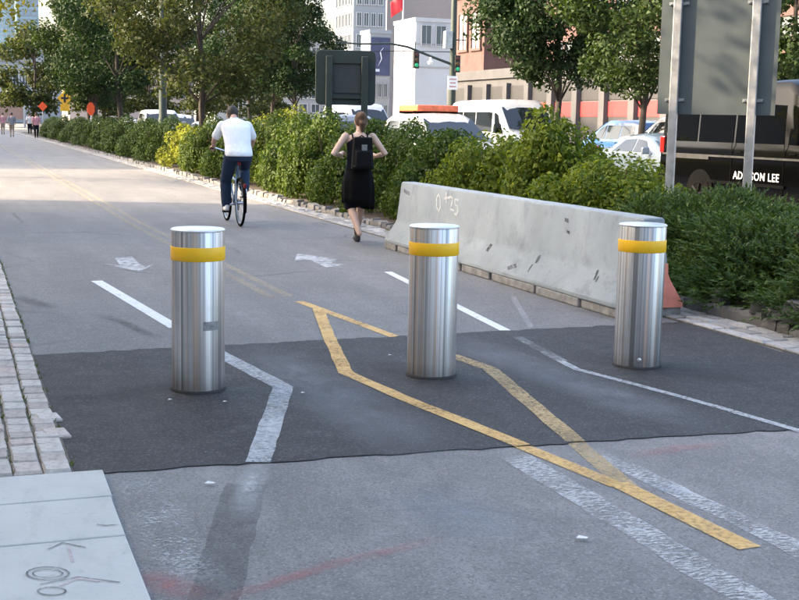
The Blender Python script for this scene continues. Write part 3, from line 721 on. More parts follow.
# ================================================================ buildings
def az(px): d = ray(px, 122); return d.x / d.y          # x per metre of y along a pixel column
def ht(px, py, y): return onY(px, py, y).z
M_brick = simple('brown_brick', (.068, .033, .030), .85, 0, .12, .3, .2, 20)
M_brickL = simple('pale_brick', (.075, .040, .036), .85, 0, .10, .3)
M_bwhite = simple('white_render', (.30, .325, .36), .8, 0, .06, .2)
M_bbeige = simple('beige_panel', (.28, .24, .23), .8, 0, .06, .15)
M_bgrey = simple('grey_panel', (.20, .225, .26), .7, 0, .08, .15)
M_bconc = simple('grey_concrete', (.065, .066, .072), .85, 0, .12, .3)
M_bdark = simple('dark_panel', (.022, .023, .026), .6)
M_redp = simple('red_panel', (.26, .022, .024), .6, 0, .12, 1)
M_wglass = glass_mat('window_glass', (.05, .07, .09), .05)
M_wwhite = simple('window_sky_reflection', (.55, .56, .58), .35, 0, .05, .5)  # white pane colour stands in for bright sky mirrored in the glass
M_tower = glass_mat('tower_glass', (.22, .33, .42), .12)
M_trim = simple('trim', (.22, .22, .23), .7)
def block_building(name, label, x0, y0, x1, y1, h, wall, cat='building', z0=.1):
    t = thing(name, label, cat, ((x0 + x1) / 2, (y0 + y1) / 2, z0))
    t['size'] = [x1 - x0, y1 - y0, h]
    MB().box((0, 0, h / 2), (x1 - x0, y1 - y0, h)).build('wall', wall, t)
    MB().box((0, 0, h + .35), (x1 - x0 + .4, y1 - y0 + .4, .7)).build('parapet', wall, t); return t
_wm = {}
def windows(t, face, rows, cols, z0, z1, m0, m1, glass, frame=None, fw=.12, name='window'):
    """windows set in the -X ('w') or -Y ('s') face: each a frame with a pane set back in it"""
    sx, sy, h = t['size']; span = sy if face == 'w' else sx
    a0, a1 = -span / 2 + m0, span / 2 - m1; cw = (a1 - a0) / cols; rh = (z1 - z0) / rows; ww, wh = cw * .68, rh * .62
    key = (face, round(ww, 3), round(wh, 3), glass.name, (frame or M_trim).name)
    if key not in _wm:
        def B(bs):
            b = MB()
            for (c, d) in bs: b.box(c, d)
            return b
        o = lambda u, v, dep, du, dv, dd: ((dep, u, v), (dd, du, dv)) if face == 'w' else ((u, dep, v), (du, dd, dv))
        fr = B([o(0, wh / 2, -.10, ww + fw, fw, .30), o(0, -wh / 2, -.12, ww + 2 * fw, fw, .36), o(-ww / 2, 0, -.10, fw, wh - fw, .30), o(ww / 2, 0, -.10, fw, wh - fw, .30), o(0, 0, -.07, fw * .6, wh - fw, .2)])
        pa = B([o(0, 0, -.03, ww - fw, wh - fw, .05)])
        _wm[key] = (fr.mesh('window', frame or M_trim), pa.mesh('pane', glass))
    fr, pa = _wm[key]
    for r in range(rows):
        for c in range(cols):
            u = a0 + cw * (c + .5); z = z0 + rh * (r + .5)
            o = obj(name, fr, t, (-sx / 2, u, z) if face == 'w' else (u, -sy / 2, z)); obj('pane', pa, o)
def corner(pc, Y): return Y * az(pc)
# white block with the grey-blue face, behind the signal arm
Y = 215; xc = corner(414, Y); y1 = xc / az(400); x1 = corner(456, Y)
h = ht(430, 18, Y)
bw = block_building('white_building', 'plain white rendered block with one ribbon window behind the traffic signal arm', xc, Y, x1 + 6, y1 + 4, h - .8, M_bwhite)
windows(bw, 's', 1, 2, h - 6.2, h - .3, .6, 8, M_wglass, M_bwhite)
for py in (45, 68):
    MB().box((0, -bw['size'][1] / 2 - .04, ht(430, py, Y)), (bw['size'][0], .1, .25)).build('joint_line', M_trim, bw)
# brown brick building with tall pale windows
Y = 150; xc = corner(482, Y); y1 = xc / az(454); x1 = corner(560, Y)
bb = block_building('brick_building', 'brown brick building with tall bright windows left of the large dark tree', xc, Y, x1, y1, 27, M_brick)
zt, zb = ht(468, 14, 158), ht(468, 52, 158)
windows(bb, 'w', 1, 2, zb - 1.6, zt + 1.4, .3, .5, M_wwhite, M_brickL, .35)
windows(bb, 's', 1, 4, ht(490, 42, Y) - 1.2, ht(490, 30, Y) + 1, 1.2, .6, M_wwhite, M_brick, .25)
MB().box((-bb['size'][0] / 2 - .06, 0, zt + 3.4), (.3, bb['size'][1] + .2, 3.2)).build('grey_band', M_bgrey, bb)
MB().box((0, -bb['size'][1] / 2 - .06, zt + 3.4), (bb['size'][0] - .4, .3, 3.2)).build('grey_band', M_bgrey, bb)
windows(bb, 'w', 1, 3, 5.0, 8.6, .5, .5, M_bdark, M_brick, .2)
# beige slab tower
Y = 300; xc = corner(385, Y)
bt = block_building('beige_tower', 'smooth beige slab tower behind the red flag', xc, Y, corner(470, Y), Y + 5, 70, M_bbeige)
# grey tower with columns of windows
Y = 285; xc = corner(352, Y)
gt = block_building('grey_tower', 'pale grey tower with columns of windows above the dark sign back', xc, Y, corner(384, Y), xc / az(334), 75, M_bgrey)
windows(gt, 's', 12, 4, 3, 63, .5, .5, M_wglass, M_bwhite, .2); windows(gt, 'w', 12, 5, 3, 63, 1, 1, M_wglass, M_bgrey, .2)
# lower block between, carrying the blue banner
Y = 235; xc = corner(369, Y)
lb = block_building('corner_building', 'low grey corner block with a dark blue banner on it', xc, Y, corner(389, Y), xc / az(360), ht(378, 34, Y), M_bgrey)
windows(lb, 's', 2, 3, 1.5, ht(378, 80, Y), .3, .3, M_wglass, M_bgrey, .15)
sx, sy, hh = lb['size']
M_ban = simple('blue_banner', (.025, .035, .09), .6, 0, .3, .6); M_banw = simple('banner_print', (.35, .42, .55), .6)
zb0, zb1 = ht(378, 76, Y), ht(378, 38, Y)
bo = MB().box((0, -sy / 2 - .15, (zb0 + zb1) / 2), (sx * .96, .12, zb1 - zb0)).build('banner', M_ban, lb)
MB().tube([(-.5, -sy / 2 - .24, zb0 + 1.8), (.2, -sy / 2 - .24, zb0 + 3.2), (-.1, -sy / 2 - .24, zb0 + 4.6), (.6, -sy / 2 - .24, zb0 + 5.4)], [.1, .4, .45, .15], 8, sq=.15).build('print', M_banw, bo)
MB().box((-.6, -sy / 2 - .22, zb0 + 1.0), (.9, .03, .5)).build('print', M_banw, bo)
# long low storefront with red panels behind the vans
X = 39; ya = X / az(668); yb = X / az(452); hs = onX(560, 76, X).z
sf = block_building('storefront', 'long low storefront with red panels between grey piers behind the white vans', X, ya, X + 14, yb, hs, M_bconc)
L_ = yb - ya; n = 9
for i in range(n + 1):
    MB().box((-7.12, -L_ / 2 + L_ * i / n, hs * .46), (.5, .7, hs * .92)).build('pier', M_bconc, sf)
for i in range(n):
    u = -L_ / 2 + L_ * (i + .5) / n
    w = MB().box((-7.03, u, hs * .52), (.10, L_ / n - .75, .95)).build('red_panel', M_redp, sf)
    MB().box((-7.02, u, hs * .25), (.07, L_ / n - .75, hs * .34)).build('shutter', M_bdark, sf)
    MB().box((-7.02, u, hs * .76), (.07, L_ / n - .75, hs * .24)).build('window', M_bdark, sf)
# brick mass behind the trees on the right
rb = block_building('warehouse', 'long brown brick warehouse behind the trees on the right', 58, 30, 80, 118, 16, M_brick)
windows(rb, 'w', 3, 14, 2, 15, 2, 2, M_wglass, M_brickL, .25)
# far left: glass towers, pier shed and white canopy beyond the path
Y = 520; gl = block_building('glass_tower', 'pale blue glass tower in the top left corner', corner(-30, Y), Y, corner(20, Y), Y + 30, ht(20, -80, Y), M_tower)
windows(gl, 's', 14, 4, 14, ht(20, -60, Y), .5, .5, M_tower, M_bwhite, .4)
Y = 470; gl2 = block_building('glass_tower', 'lower blue glass tower right of the taller one at the left', corner(21, Y), Y, corner(50, Y), Y + 25, ht(30, 40, Y), M_tower)
windows(gl2, 's', 8, 3, 8, ht(30, 44, Y), .5, .5, M_tower, M_bgrey, .4)
gl3 = block_building('glass_tower', 'tall blue glass tower behind the lower one at the left', corner(19, 500), 500, corner(41, 500), 520, ht(30, -70, 500), M_tower)
windows(gl3, 's', 12, 3, 24, ht(30, -60, 500), .5, .5, M_tower, M_bgrey, .4)
Y = 175; cp = thing('canopy', 'white canopy with brown base at the far end of the path', 'canopy', (corner(8, Y), Y, 0))
MB().prism([(-6, 4.2), (-5, 5.4), (1.6, 5.4), (2.4, 4.2)], -3, 3, 'y').build('roof', M_bwhite, cp)
MB().box((-2, 0, 2.6), (7.6, 5, 3.1)).build('wall', simple('terracotta_wall', (.33, .22, .18), .8), cp)
for x in (-5.6, -2, 2): MB().tube([(x, -2.9, 0), (x, -2.9, 4.2)], .14, 8).build('post', M_bwhite, cp)
Y = 260; fb = block_building('terminal_building', 'far grey terminal building behind the white canopy', corner(-20, Y), Y, corner(62, Y), Y + 30, ht(20, 62, Y), M_bgrey)
windows(fb, 's', 2, 8, 2, ht(20, 66, Y), .8, .8, M_wglass, M_bwhite, .25)
Y = 420; mb = block_building('far_block', 'far pale block seen between the hedge trees', corner(70, Y), Y, corner(200, Y), Y + 30, 30, M_bbeige)
windows(mb, 's', 6, 12, 3, 28, 1, 1, M_wglass, M_bbeige, .25)
Y = 330; mb = block_building('far_block', 'far pale block behind the dark median trees', corner(215, Y), Y, corner(325, Y), Y + 30, 24, M_bgrey)
windows(mb, 's', 5, 8, 3, 22, 1, 1, M_wglass, M_bwhite, .25)
# unseen sheds added left of the path to cast its shade
M_shed = simple('shade_shed_wall', (.34, .33, .31), .85, 0, .12, .4)
sh = block_building('shade_shed', 'long unseen shed added left of the path to shade the bollards', -34, -60, -13, 28.8, 11.3, M_shed, z0=0)
sh2 = block_building('shade_shed', 'second unseen shed added left of the path to shade it farther up', -34, 46.2, -13, 160, 11.3, M_shed, z0=0)
for i in range(12):
    u = -40 + i * 7.2
    o = MB().box((10.55, u, 4.5), (.2, 3.4, 4.2)).build('window', M_trim, sh); MB().box((10.66, u, 4.5), (.06, 3.0, 3.8)).build('pane', M_wglass, o)
# unseen block added behind the camera for the bollards to mirror
bk = block_building('mirrored_building', 'brown building added behind the camera for the bollards to mirror', 2, -60, 22, -42, 16, M_brickL, z0=0)
for i in range(6):
    o = MB().box((-8 + i * 3.2, 9.05, 7), (1.8, .2, 9)).build('window', M_trim, bk); MB().box((-8 + i * 3.2, 9.16, 7), (1.4, .06, 8.6)).build('pane', M_wglass, o)

# ================================================================ flag, signal, lamp post
M_pole = simple('dark_green_pole', (.03, .045, .04), .5, .3, .2, 4)
M_galv = simple('galvanised', (.42, .43, .44), .45, .8, .25, 9)
M_black = simple('black_paint', (.012, .012, .013), .5)
M_whitep = simple('white_paint', (.78, .78, .78), .5, 0, .06, 3)
def lens(name, col, e):
    m, nt, p, o = nt_new(name); p.inputs['Base Color'].default_value = (*col, 1); p.inputs['Emission Color'].default_value = (*col, 1); p.inputs['Emission Strength'].default_value = e; return m
P = onX(451.5, 118, 21.1); px_, py_ = P.x, P.y
sg = thing('traffic_signal', 'dark green traffic signal pole with a curved arm before the white block', 'traffic signal', (px_, py_, .12))
MB().tube([(0, 0, 0), (0, 0, .4), (0, 0, .45), (0, 0, 8.5)], [.24, .24, .17, .12], 12).build('pole', M_pole, sg, smooth=True)
D = py_
def rel(px, py): p = onY(px, py, py_); return (p.x - px_, 0, p.z - .12)
arm = [rel(451, 64), rel(430, 56), rel(408, 47), rel(390, 43.5), rel(360, 44), rel(335, 42)]
MB().tube(arm, [.06, .055, .05, .045, .04, .03], 8).build('arm', M_pole, sg, smooth=True)
MB().tube([rel(451, 52), rel(400, 51), rel(360, 52)], .02, 6).build('guy_wire', M_black, sg)
for (px, py, n_) in ((415, 60, 0), (456, 64, 1)):
    c = rel(px, py)
    hd = MB().box((c[0], -.12, c[2]), (.26, .2, .74)).build('signal_head', M_black, sg, bevel=.03)
    for k, col in enumerate(((.05, .008, .008), (.06, .035, .008), (.02, .4, .18))):
        MB().lathe([(.085, 0), (.085, -.03), (.04, -.05)], 14, (c[0], -.225, c[2] + .23 - .23 * k), 'y').build('lens', lens('lens_%d' % k, col, 0.0), hd)
    if n_ == 0: MB().tube([(c[0], 0, c[2] + .36), (c[0], 0, c[2] + .8)], .02, 6).build('hanger', M_black, sg)
c = rel(430.5, 62); MB().lathe([(.04, .28), (.05, .1), (.14, .0), (.10, -.1)], 12, (c[0], 0, c[2])).build('camera_dome', M_whitep, sg, smooth=True)
c = rel(447, 40); MB().box((c[0], -.1, c[2]), (.35, .3, .75)).build('control_box', M_galv, sg, bevel=.02)
c = rel(451, 83); pl = MB().box((c[0], -.2, c[2]), (.46, .03, .60)).build('placard', M_whitep, sg)
M_ink = simple('faded_ink', (.45, .25, .24), .6)
for k in range(3): MB().box((c[0], -.218, c[2] + .16 - .16 * k), (.32 - .06 * (k % 2), .004, .06)).build('print_line', M_ink, pl)
MB().tube([rel(447, 40), rel(466, 40)], .03, 6).build('bracket', M_pole, sg)
# flag on a tall pole by the beige tower
Y = 190; xf = corner(401, Y); fl = thing('flagpole', 'tall pale flagpole with a red flag before the beige tower', 'flag', (xf, Y, .1))
MB().tube([(0, 0, 0), (0, 0, 24)], [.16, .07], 10).build('pole', M_whitep, fl, smooth=True)
zf = ht(397, 6, Y); b = MB(); V = []
for i in range(9):
    u = -i * .26
    for j in range(5): V.append((u, .22 * math.sin(i * 1.1 + j * .4), zf + 1.9 - j * .62 - i * .18))
b.add(V, [(i * 5 + j, i * 5 + j + 1, i * 5 + j + 6, i * 5 + j + 5) for i in range(8) for j in range(4)])
o = b.build('flag', simple('red_flag', (.62, .04, .05), .7), fl, smooth=True); sd = o.modifiers.new('t', 'SOLIDIFY'); sd.thickness = .02
# thick street lamp between the hedge trees
P = onX(163, 120, 8.25); lp = thing('street_lamp', 'thick dark street lamp post behind the yellow shrub', 'street lamp', (P.x, P.y, .1))
MB().lathe([(.34, 0), (.34, .7), (.26, .85), (.22, 1.3), (.17, 1.5), (.15, 4.0), (.11, 8.5)], 14).build('post', M_pole, lp, smooth=True)
MB().tube([(0, 0, 8.4), (.5, 0, 9.0), (1.6, 0, 9.2), (2.2, 0, 9.15)], [.07, .06, .05, .05], 8).build('arm', M_pole, lp, smooth=True)
MB().lathe([(.05, .16), (.2, .1), (.3, -.05), (.2, -.16)], 14, (2.4, 0, 9.1)).build('lamp_head', M_galv, lp, smooth=True)

# ================================================================ signs
M_dgreen = simple('dark_green_panel', (.017, .028, .024), .55, 0, .2, 3)
p0 = onX(345, 116, 7.35); sY = p0.y
ds = thing('sign_back', 'dark green back of a two post sign behind the hedge left of the woman', 'sign', (p0.x, sY, .06), -R(17))
def dsz(py): return onY(345, py, sY).z - .06
w = 60 / F_PX * (p0 - CAM).dot(FWD); z1, z0 = dsz(50), dsz(105)
rr = .10; poly = []
for cx, cz, a0 in ((w / 2 - rr, z1 - rr, 0), (-w / 2 + rr, z1 - rr, 90), (-w / 2 + rr, z0 + rr, 180), (w / 2 - rr, z0 + rr, 270)):
    for k in range(6): a = R(a0 + 18 * k); poly.append((cx + rr * math.cos(a), cz + rr * math.sin(a)))
MB().prism(poly, .06, .12, 'y').build('panel', M_dgreen, ds, bevel=.01)
for x in (-w * .27, w * .37 - .06):
    MB().box((x, 0, (z1 - .12) / 2), (.13, .10, z1 - .12)).build('post', M_dgreen, ds, bevel=.01)
for z in (z1 - .22, z0 + .16): MB().box((.02, .03, z), (w * .58, .05, .07)).build('rail', M_dgreen, ds)
MB().box((.02, .055, (z0 + z1) / 2), (w * .48, .025, (z1 - z0) * .56)).build('inner_panel', simple('sign_inner', (.03, .036, .036), .6), ds)
# the big grey sign back on two square posts at the right
M_signal = simple('sign_aluminium', (.08, .098, .102), .5, .2, .12, 2.5)
X = 7.0; a = onX(668, 200, X); dep = (a - CAM).dot(FWD); c_ = onX(707, 200, X + .2)
bs = thing('sign_back', 'big grey metal sign back on two galvanised posts before the black van', 'sign', (c_.x, c_.y, .06), -R(46))
k = dep / F_PX
def bz(px, py): return CAM_H + (ray(px, py).z / ray(px, py).dot(FWD)) * dep - .06
zlo, zhi = bz(705, 115), bz(705, 115) + 1.95; W_ = 113 * k
MB().box((.02, .045, (zlo + zhi) / 2), (W_, .006, zhi - zlo)).build('panel', M_signal, bs)
for x in (-37.5 * k, 37.5 * k):
    po = MB().box((x, 0, (zhi + .1) / 2), (.085, .055, zhi + .1)).build('post', M_galv, bs, bevel=.008)
    for pz in (bz(705, 101), bz(705, 8), zhi - .15):
        MB().box((x, .035, pz), (.20, .012, .03)).build('bracket', M_galv, bs)
        for sx_ in (-1, 1): MB().lathe([(.012, 0), (.012, -.014)], 8, (x + sx_ * .082, .03, pz), 'y').build('bolt', M_galv, bs)
# road-work signs up the hedge
M_wyel = simple('warning_yellow', (.78, .40, .02), .5); M_worange = simple('safety_orange', (.85, .10, .02), .5)
P = onX(65, 112, 7.6); y = P.y; ws = thing('warning_sign', 'yellow diamond sign with a dark cross above an orange plate in the hedge', 'sign', (P.x, y, .06))
zc = onY(65, 99, y).z; zp = onY(65, 107, y).z
MB().tube([(0, .04, 0), (0, .04, zc + .3)], .03, 8).build('post', M_galv, ws)
s = .52; MB().prism([(0, zc - s), (s, zc), (0, zc + s), (-s, zc)], -.01, .01, 'y').build('diamond', M_wyel, ws)
MB().prism([(-.07, zc - .3), (.07, zc - .3), (.07, zc - .07), (.25, zc - .07), (.25, zc + .07), (.07, zc + .07), (.07, zc + .3), (-.07, zc + .3), (-.07, zc + .07), (-.25, zc + .07), (-.25, zc - .07), (-.07, zc - .07)], -.02, -.012, 'y').build('cross_symbol', M_black, ws)
MB().box((0, -.01, zp - .1), (.62, .02, .5)).build('plate', M_wyel, ws)
P = onX(91, 118, 7.0); y = P.y; ws = thing('paddle_sign', 'bright red orange octagonal paddle sign rising from the hedge', 'sign', (P.x, y, .06))
zc = onY(91, 110, y).z
MB().tube([(0, .03, 0), (0, .03, zc)], .03, 8).build('post', M_whitep, ws)
MB().prism([(.21 * math.cos(R(22.5 + 45 * i)), zc + .36 * math.sin(R(22.5 + 45 * i))) for i in range(8)], -.012, .012, 'y').build('panel', M_worange, ws)
P = G(41, 139); ws = thing('work_sign', 'small orange diamond sign behind the far walkers', 'sign', (corner(43, 112), 112, 0))
MB().tube([(0, .03, 0), (0, .03, 2.6)], .03, 8).build('post', M_galv, ws)
MB().prism([(0, 1.95), (.4, 2.35), (0, 2.75), (-.4, 2.35)], -.01, .01, 'y').build('panel', M_worange, ws)
# ================================================================ vehicles
M_glass = glass_mat('car_glass', (.010, .013, .015), .05)
M_glassk = glass_mat('tinted_van_glass', (.0012, .0013, .0015), .03); M_glassk.node_tree.nodes['Principled BSDF'].inputs['Specular IOR Level'].default_value = .2
M_tyre2 = simple('tyre_rubber', (.005, .005, .005), .8, spec=.03); M_rim = simple('alloy', (.45, .46, .47), .35, .9); M_rimk = simple('black_alloy', (.004, .004, .004), .5, .0, spec=.05)
M_chrome = simple('chrome', (.6, .6, .62), .15, 1.0); M_trimk = simple('black_plastic', (.004, .004, .0045), .6, spec=.03)
M_head = glass_mat('headlight_glass', (.55, .57, .60), .08); M_tail = glass_mat('taillight_glass', (.35, .012, .012), .1)
M_plate = simple('licence_plate', (.72, .62, .25), .5)
def carpaint(name, col): return simple(name, col, .28, 0, .04, 1.5, coat=.8)
P_black = simple('black_car_paint', (.0016, .0016, .0018), .09, 0, .04, 1.5, spec=.16); P_white = carpaint('white_car_paint', (.42, .43, .45)); P_cream = carpaint('cream_car_paint', (.46, .46, .45))
P_blue = carpaint('blue_car_paint', (.025, .085, .25)); P_pale = carpaint('pale_blue_car_paint', (.12, .155, .19)); P_silver = carpaint('silver_car_paint', (.25, .26, .28)); P_dark = carpaint('dark_car_paint', (.03, .03, .035))
# stations: y, underside, waistline, roof, half width, half width of the roof
VAN = dict(st=[(2.98, .42, .72, .86, .80, .62), (2.90, .34, .92, 1.06, .93, .74), (2.55, .32, 1.12, 1.24, .98, .80), (2.05, .32, 1.22, 1.36, 1.0, .84), (1.15, .32, 1.25, 2.20, 1.0, .86), (.75, .32, 1.25, 2.40, 1.0, .90), (-2.5, .32, 1.25, 2.40, 1.0, .90), (-2.9, .34, 1.25, 2.34, .99, .89), (-3.0, .40, 1.22, 2.15, .97, .86)],
           wheels=(1.95, -1.55), r=.36, side=[(1.75, .95, .06, .80, -.35), (.80, -.55, .06, .74, 0), (-.62, -1.7, .06, .74, 0), (-1.77, -2.8, .06, .74, 0)], ws=(2.02, 1.18), rear=(-2.93,), ww=(1.0, .84))
MINI = dict(st=[(2.45, .40, .66, .72, .78, .62), (2.38, .32, .80, .90, .90, .74), (1.9, .28, .96, 1.06, .95, .80), (1.35, .28, 1.02, 1.12, .96, .80), (.45, .28, 1.05, 1.72, .96, .70), (0, .28, 1.05, 1.82, .96, .72), (-1.8, .28, 1.06, 1.82, .96, .72), (-2.3, .30, 1.06, 1.72, .95, .70), (-2.45, .40, 1.02, 1.25, .92, .74)],
            wheels=(1.5, -1.45), r=.34, side=[(1.05, .02, .06, .86, -.55), (-.04, -1.05, .06, .86, 0), (-1.12, -2.15, .06, .84, .12)], ws=(1.33, .46), rear=(-2.38,), ww=(.96, .74))
SEDAN = dict(st=[(2.3, .38, .58, .62, .76, .60), (2.22, .28, .70, .76, .86, .72), (1.6, .25, .84, .90, .90, .76), (1.0, .25, .90, .98, .91, .76), (.25, .25, .92, 1.34, .91, .62), (-.2, .25, .92, 1.42, .91, .62), (-.8, .25, .93, 1.38, .91, .62), (-1.55, .25, .94, 1.06, .90, .72), (-2.15, .28, .90, 1.00, .87, .72), (-2.3, .40, .80, .86, .80, .66)],
             wheels=(1.4, -1.35), r=.32, side=[(.72, -.22, .06, .82, -.42), (-.28, -1.22, .06, .82, .38)], ws=(.98, .26), rear=None, ww=(.88, .64))
PICK = dict(st=[(2.85, .50, .95, 1.02, .90, .78), (2.75, .42, 1.12, 1.22, .98, .86), (1.5, .40, 1.18, 1.32, 1.0, .86), (.85, .40, 1.24, 1.86, 1.0, .76), (.5, .40, 1.24, 1.97, 1.0, .78), (-.75, .40, 1.24, 1.97, 1.0, .78), (-.95, .40, 1.24, 1.30, 1.0, .95), (-2.8, .42, 1.24, 1.28, .99, .95), (-2.9, .5, 1.2, 1.25, .97, .92)],
            wheels=(1.9, -1.85), r=.40, side=[(1.2, .25, .06, .84, -.35), (.18, -.70, .06, .84, .02)], ws=(1.48, .87), rear=None, ww=(.98, .78))
def vehicle(name, label, cat, x, y, rotz, S, paint_m, group='vehicles on the highway', rim=None, dark_side=True, z=-.02):
    t = thing(name, label, cat, (x, y, z), rotz, group); st = S['st']
    def ring(s):
        yy, zb, zk, zr, w, wr = s; hgt = zr - zk; e = .16 if hgt > .4 else .4
        half = [(w * .90, zb), (w * .985, zb + .10), (w, zb + (zk - zb) * .55), (w * .985, zk - .05), (w * .965, zk), (wr + (w * .965 - wr) * e, zr - hgt * e), (wr * .93, zr - hgt * e * .32), (wr * .72, zr - .012 * (hgt > .4)), (wr * .3, zr)]
        return [(px, yy, pz) for px, pz in half] + [(-px, yy, pz) for px, pz in half[::-1]]
    Rg = [ring(s) for s in st]; k = len(Rg[0]); b = MB()
    b.add([p for r in Rg for p in r], [(i * k + j, i * k + (j + 1) % k, (i + 1) * k + (j + 1) % k, (i + 1) * k + j) for i in range(len(Rg) - 1) for j in range(k)] + [list(range(k)), list(range((len(Rg) - 1) * k, len(Rg) * k))])
    body = b.build('body', paint_m, t, ang=28)
    ysr = [s[0] for s in st][::-1]
    def itp(yy, i): return float(np.interp(yy, ysr, [s[i] for s in st][::-1]))
    def surf(yy, f, off=.008):
        zk, zr, w, wr = itp(yy, 2), itp(yy, 3), itp(yy, 4), itp(yy, 5); hgt = zr - zk; e = .16 if hgt > .4 else .4
        return (w * .965 + (wr + (w * .965 - wr) * e - w * .965) * f + off, yy, zk + (hgt * (1 - e)) * f)
    for sgn in (1, -1):
        for (ya, yb, f0, f1, sh) in S['side']:
            b = MB(); nn = 4; V = []
            for i in range(nn + 1):
                for f in (f0, f1):
                    y0 = ya + (sh if f == f1 and sh < 0 else 0); y1 = yb + (sh if f == f1 and sh > 0 else 0)
                    p = surf(y0 + (y1 - y0) * i / nn, f); V.append((p[0] * sgn, p[1], p[2]))
            b.add(V, [(2 * i, 2 * i + 2, 2 * i + 3, 2 * i + 1) for i in range(nn)]); b.build('side_window', M_glassk if paint_m is P_black else M_glass, t)
        for wy in S['wheels']:
            r = S['r']; xw = itp(wy, 4) * sgn
            MB().lathe([(r * 1.20, -.006), (r * 1.20, .006)], 24, (xw, wy, r * 1.04), 'x').build('wheel_arch', M_trimk, t)
            wh = MB().lathe([(r * .62, -.11), (r * .93, -.11), (r, -.07), (r, .07), (r * .93, .11), (r * .62, .11)], 28, (0, 0, 0), 'x').build('wheel', M_tyre2, t, smooth=True, loc=(xw - .085 * sgn, wy, r))
            rm = MB().lathe([(r * .63, .02), (r * .63, .115), (r * .56, .118), (r * .52, .08), (r * .16, .10), (r * .12, .125), (.01, .127)], 24, (0, 0, 0), 'x')
            for q_ in range(5):
                a = 2 * PI * q_ / 5; rm.tube([(.112, r * .1 * math.cos(a), r * .1 * math.sin(a)), (.112, r * .56 * math.cos(a), r * .56 * math.sin(a))], .035 * r / .34, 6)
            rm.build('rim', rim or M_rim, wh, smooth=True, rot=(0, 0, 0 if sgn > 0 else PI))
        # mirrors, handles, lamps
        my = S['side'][0][0] - .12; p = surf(my, .12)
        MB().box(((p[0] + .13) * sgn, my, p[2] + .06), (.20, .09, .17)).build('mirror', paint_m if S is not VAN else M_trimk, t, bevel=.03)
        for (ya, yb, f0, f1, sh) in S['side'][:2]:
            yy = yb + .14; p = surf(yy, 0); MB().box(((p[0] + .012) * sgn, yy, p[2] - .10), (.03, .16, .03)).build('door_handle', M_trimk, t)
        fy = st[1][0]; MB().box((st[1][4] * .80 * sgn, fy - .02, st[1][2] - .06), (st[1][4] * .34, .14, .18)).build('headlight', M_head, t, bevel=.03)
        ry = st[-2][0]; MB().box((st[-2][4] * .93 * sgn, ry - .04, st[-2][2] - .02), (.14, .14, .32)).build('tail_light', M_tail, t, bevel=.02)
    # windscreen
    def screen(nm, ya, yb, w0, w1, tilt):
        za, zb_ = itp(ya, 3) + .02, itp(yb, 3) - .05; n = Vector((0, zb_ - za, (ya - yb))).normalized() * .012; b = MB(); V = []
        for i in range(7):
            u = -1 + 2 * i / 6; c = .04 * (1 - u * u)
            V += [(u * w0 * .86, ya + n.y + c * tilt, za + n.z), (u * w1 * .93, yb + n.y + c * tilt, zb_ + n.z)]
        b.add(V, [(2 * i, 2 * i + 2, 2 * i + 3, 2 * i + 1) for i in range(6)]); return b.build(nm, M_glass, t)
    screen('windscreen', S['ws'][0], S['ws'][1], S['ww'][0], S['ww'][1], 1)
    f = st[0]; MB().box((0, f[0] - .03, f[1] + .02), (f[4] * 1.95, .16, .2)).build('bumper', M_trimk, t, bevel=.04)
    MB().box((0, f[0] + .0, f[2] - .02), (f[4] * 1.0, .05, .20)).build('grille', M_trimk, t, bevel=.02)
    MB().box((0, f[0] + .055, f[1] + .05), (.31, .01, .16)).build('licence_plate', M_plate, t)
    r_ = st[-1]; MB().box((0, r_[0] + .02, r_[1] + .05), (r_[4] * 1.9, .14, .2)).build('rear_bumper', M_trimk, t, bevel=.04)
    return t, surf
def text_mesh(s, size, mat, bold=0.0):
    cu = bpy.data.curves.new('lettering', 'FONT'); cu.body = s; cu.size = size; cu.extrude = .001; cu.offset = bold; cu.align_x = 'CENTER'; cu.space_character = 1.12
    o = bpy.data.objects.new('lettering', cu); COL.objects.link(o); dg = bpy.context.evaluated_depsgraph_get(); dg.update()
    me = bpy.data.meshes.new_from_object(o.evaluated_get(dg)); me.materials.clear(); me.materials.append(mat); bpy.data.objects.remove(o); return me
# the black van behind the big sign; it drives towards the camera, so its front is at -Y
bv, sf_ = vehicle('black_van', 'glossy black passenger van with white lettering on its side behind the big sign', 'van', 14.0, 18.2, PI, VAN, P_black, rim=M_rimk)
M_silver = simple('silver_trim', (.16, .165, .17), .35, .9); M_letter = simple('white_letters', (.8, .8, .8), .5)
for sgn in (1, -1):
    MB().box((1.008 * sgn, -.4, 1.06), (.02, 4.9, .035)).build('trim_strip', M_silver, bv)
    MB().box((1.012 * sgn, -.35, .60), (.03, 2.6, .05)).build('rub_strip', M_trimk, bv); MB().box((1.006 * sgn, .1, .40), (.03, 2.9, .10)).build('sill', M_trimk, bv)
    MB().box((1.008 * sgn, -1.9, 1.02), (.012, 1.2, .06)).build('reflector_strip', M_silver, bv)
lt = obj('lettering', text_mesh('ADDISON LEE', .19, M_letter, .002), bv, (1.012, .15, .68), (PI / 2, 0, PI / 2))
for yy in (.88, -.60): MB().box((1.003, yy, .95), (.008, .012, 1.2)).build('door_seam', M_trimk, bv)
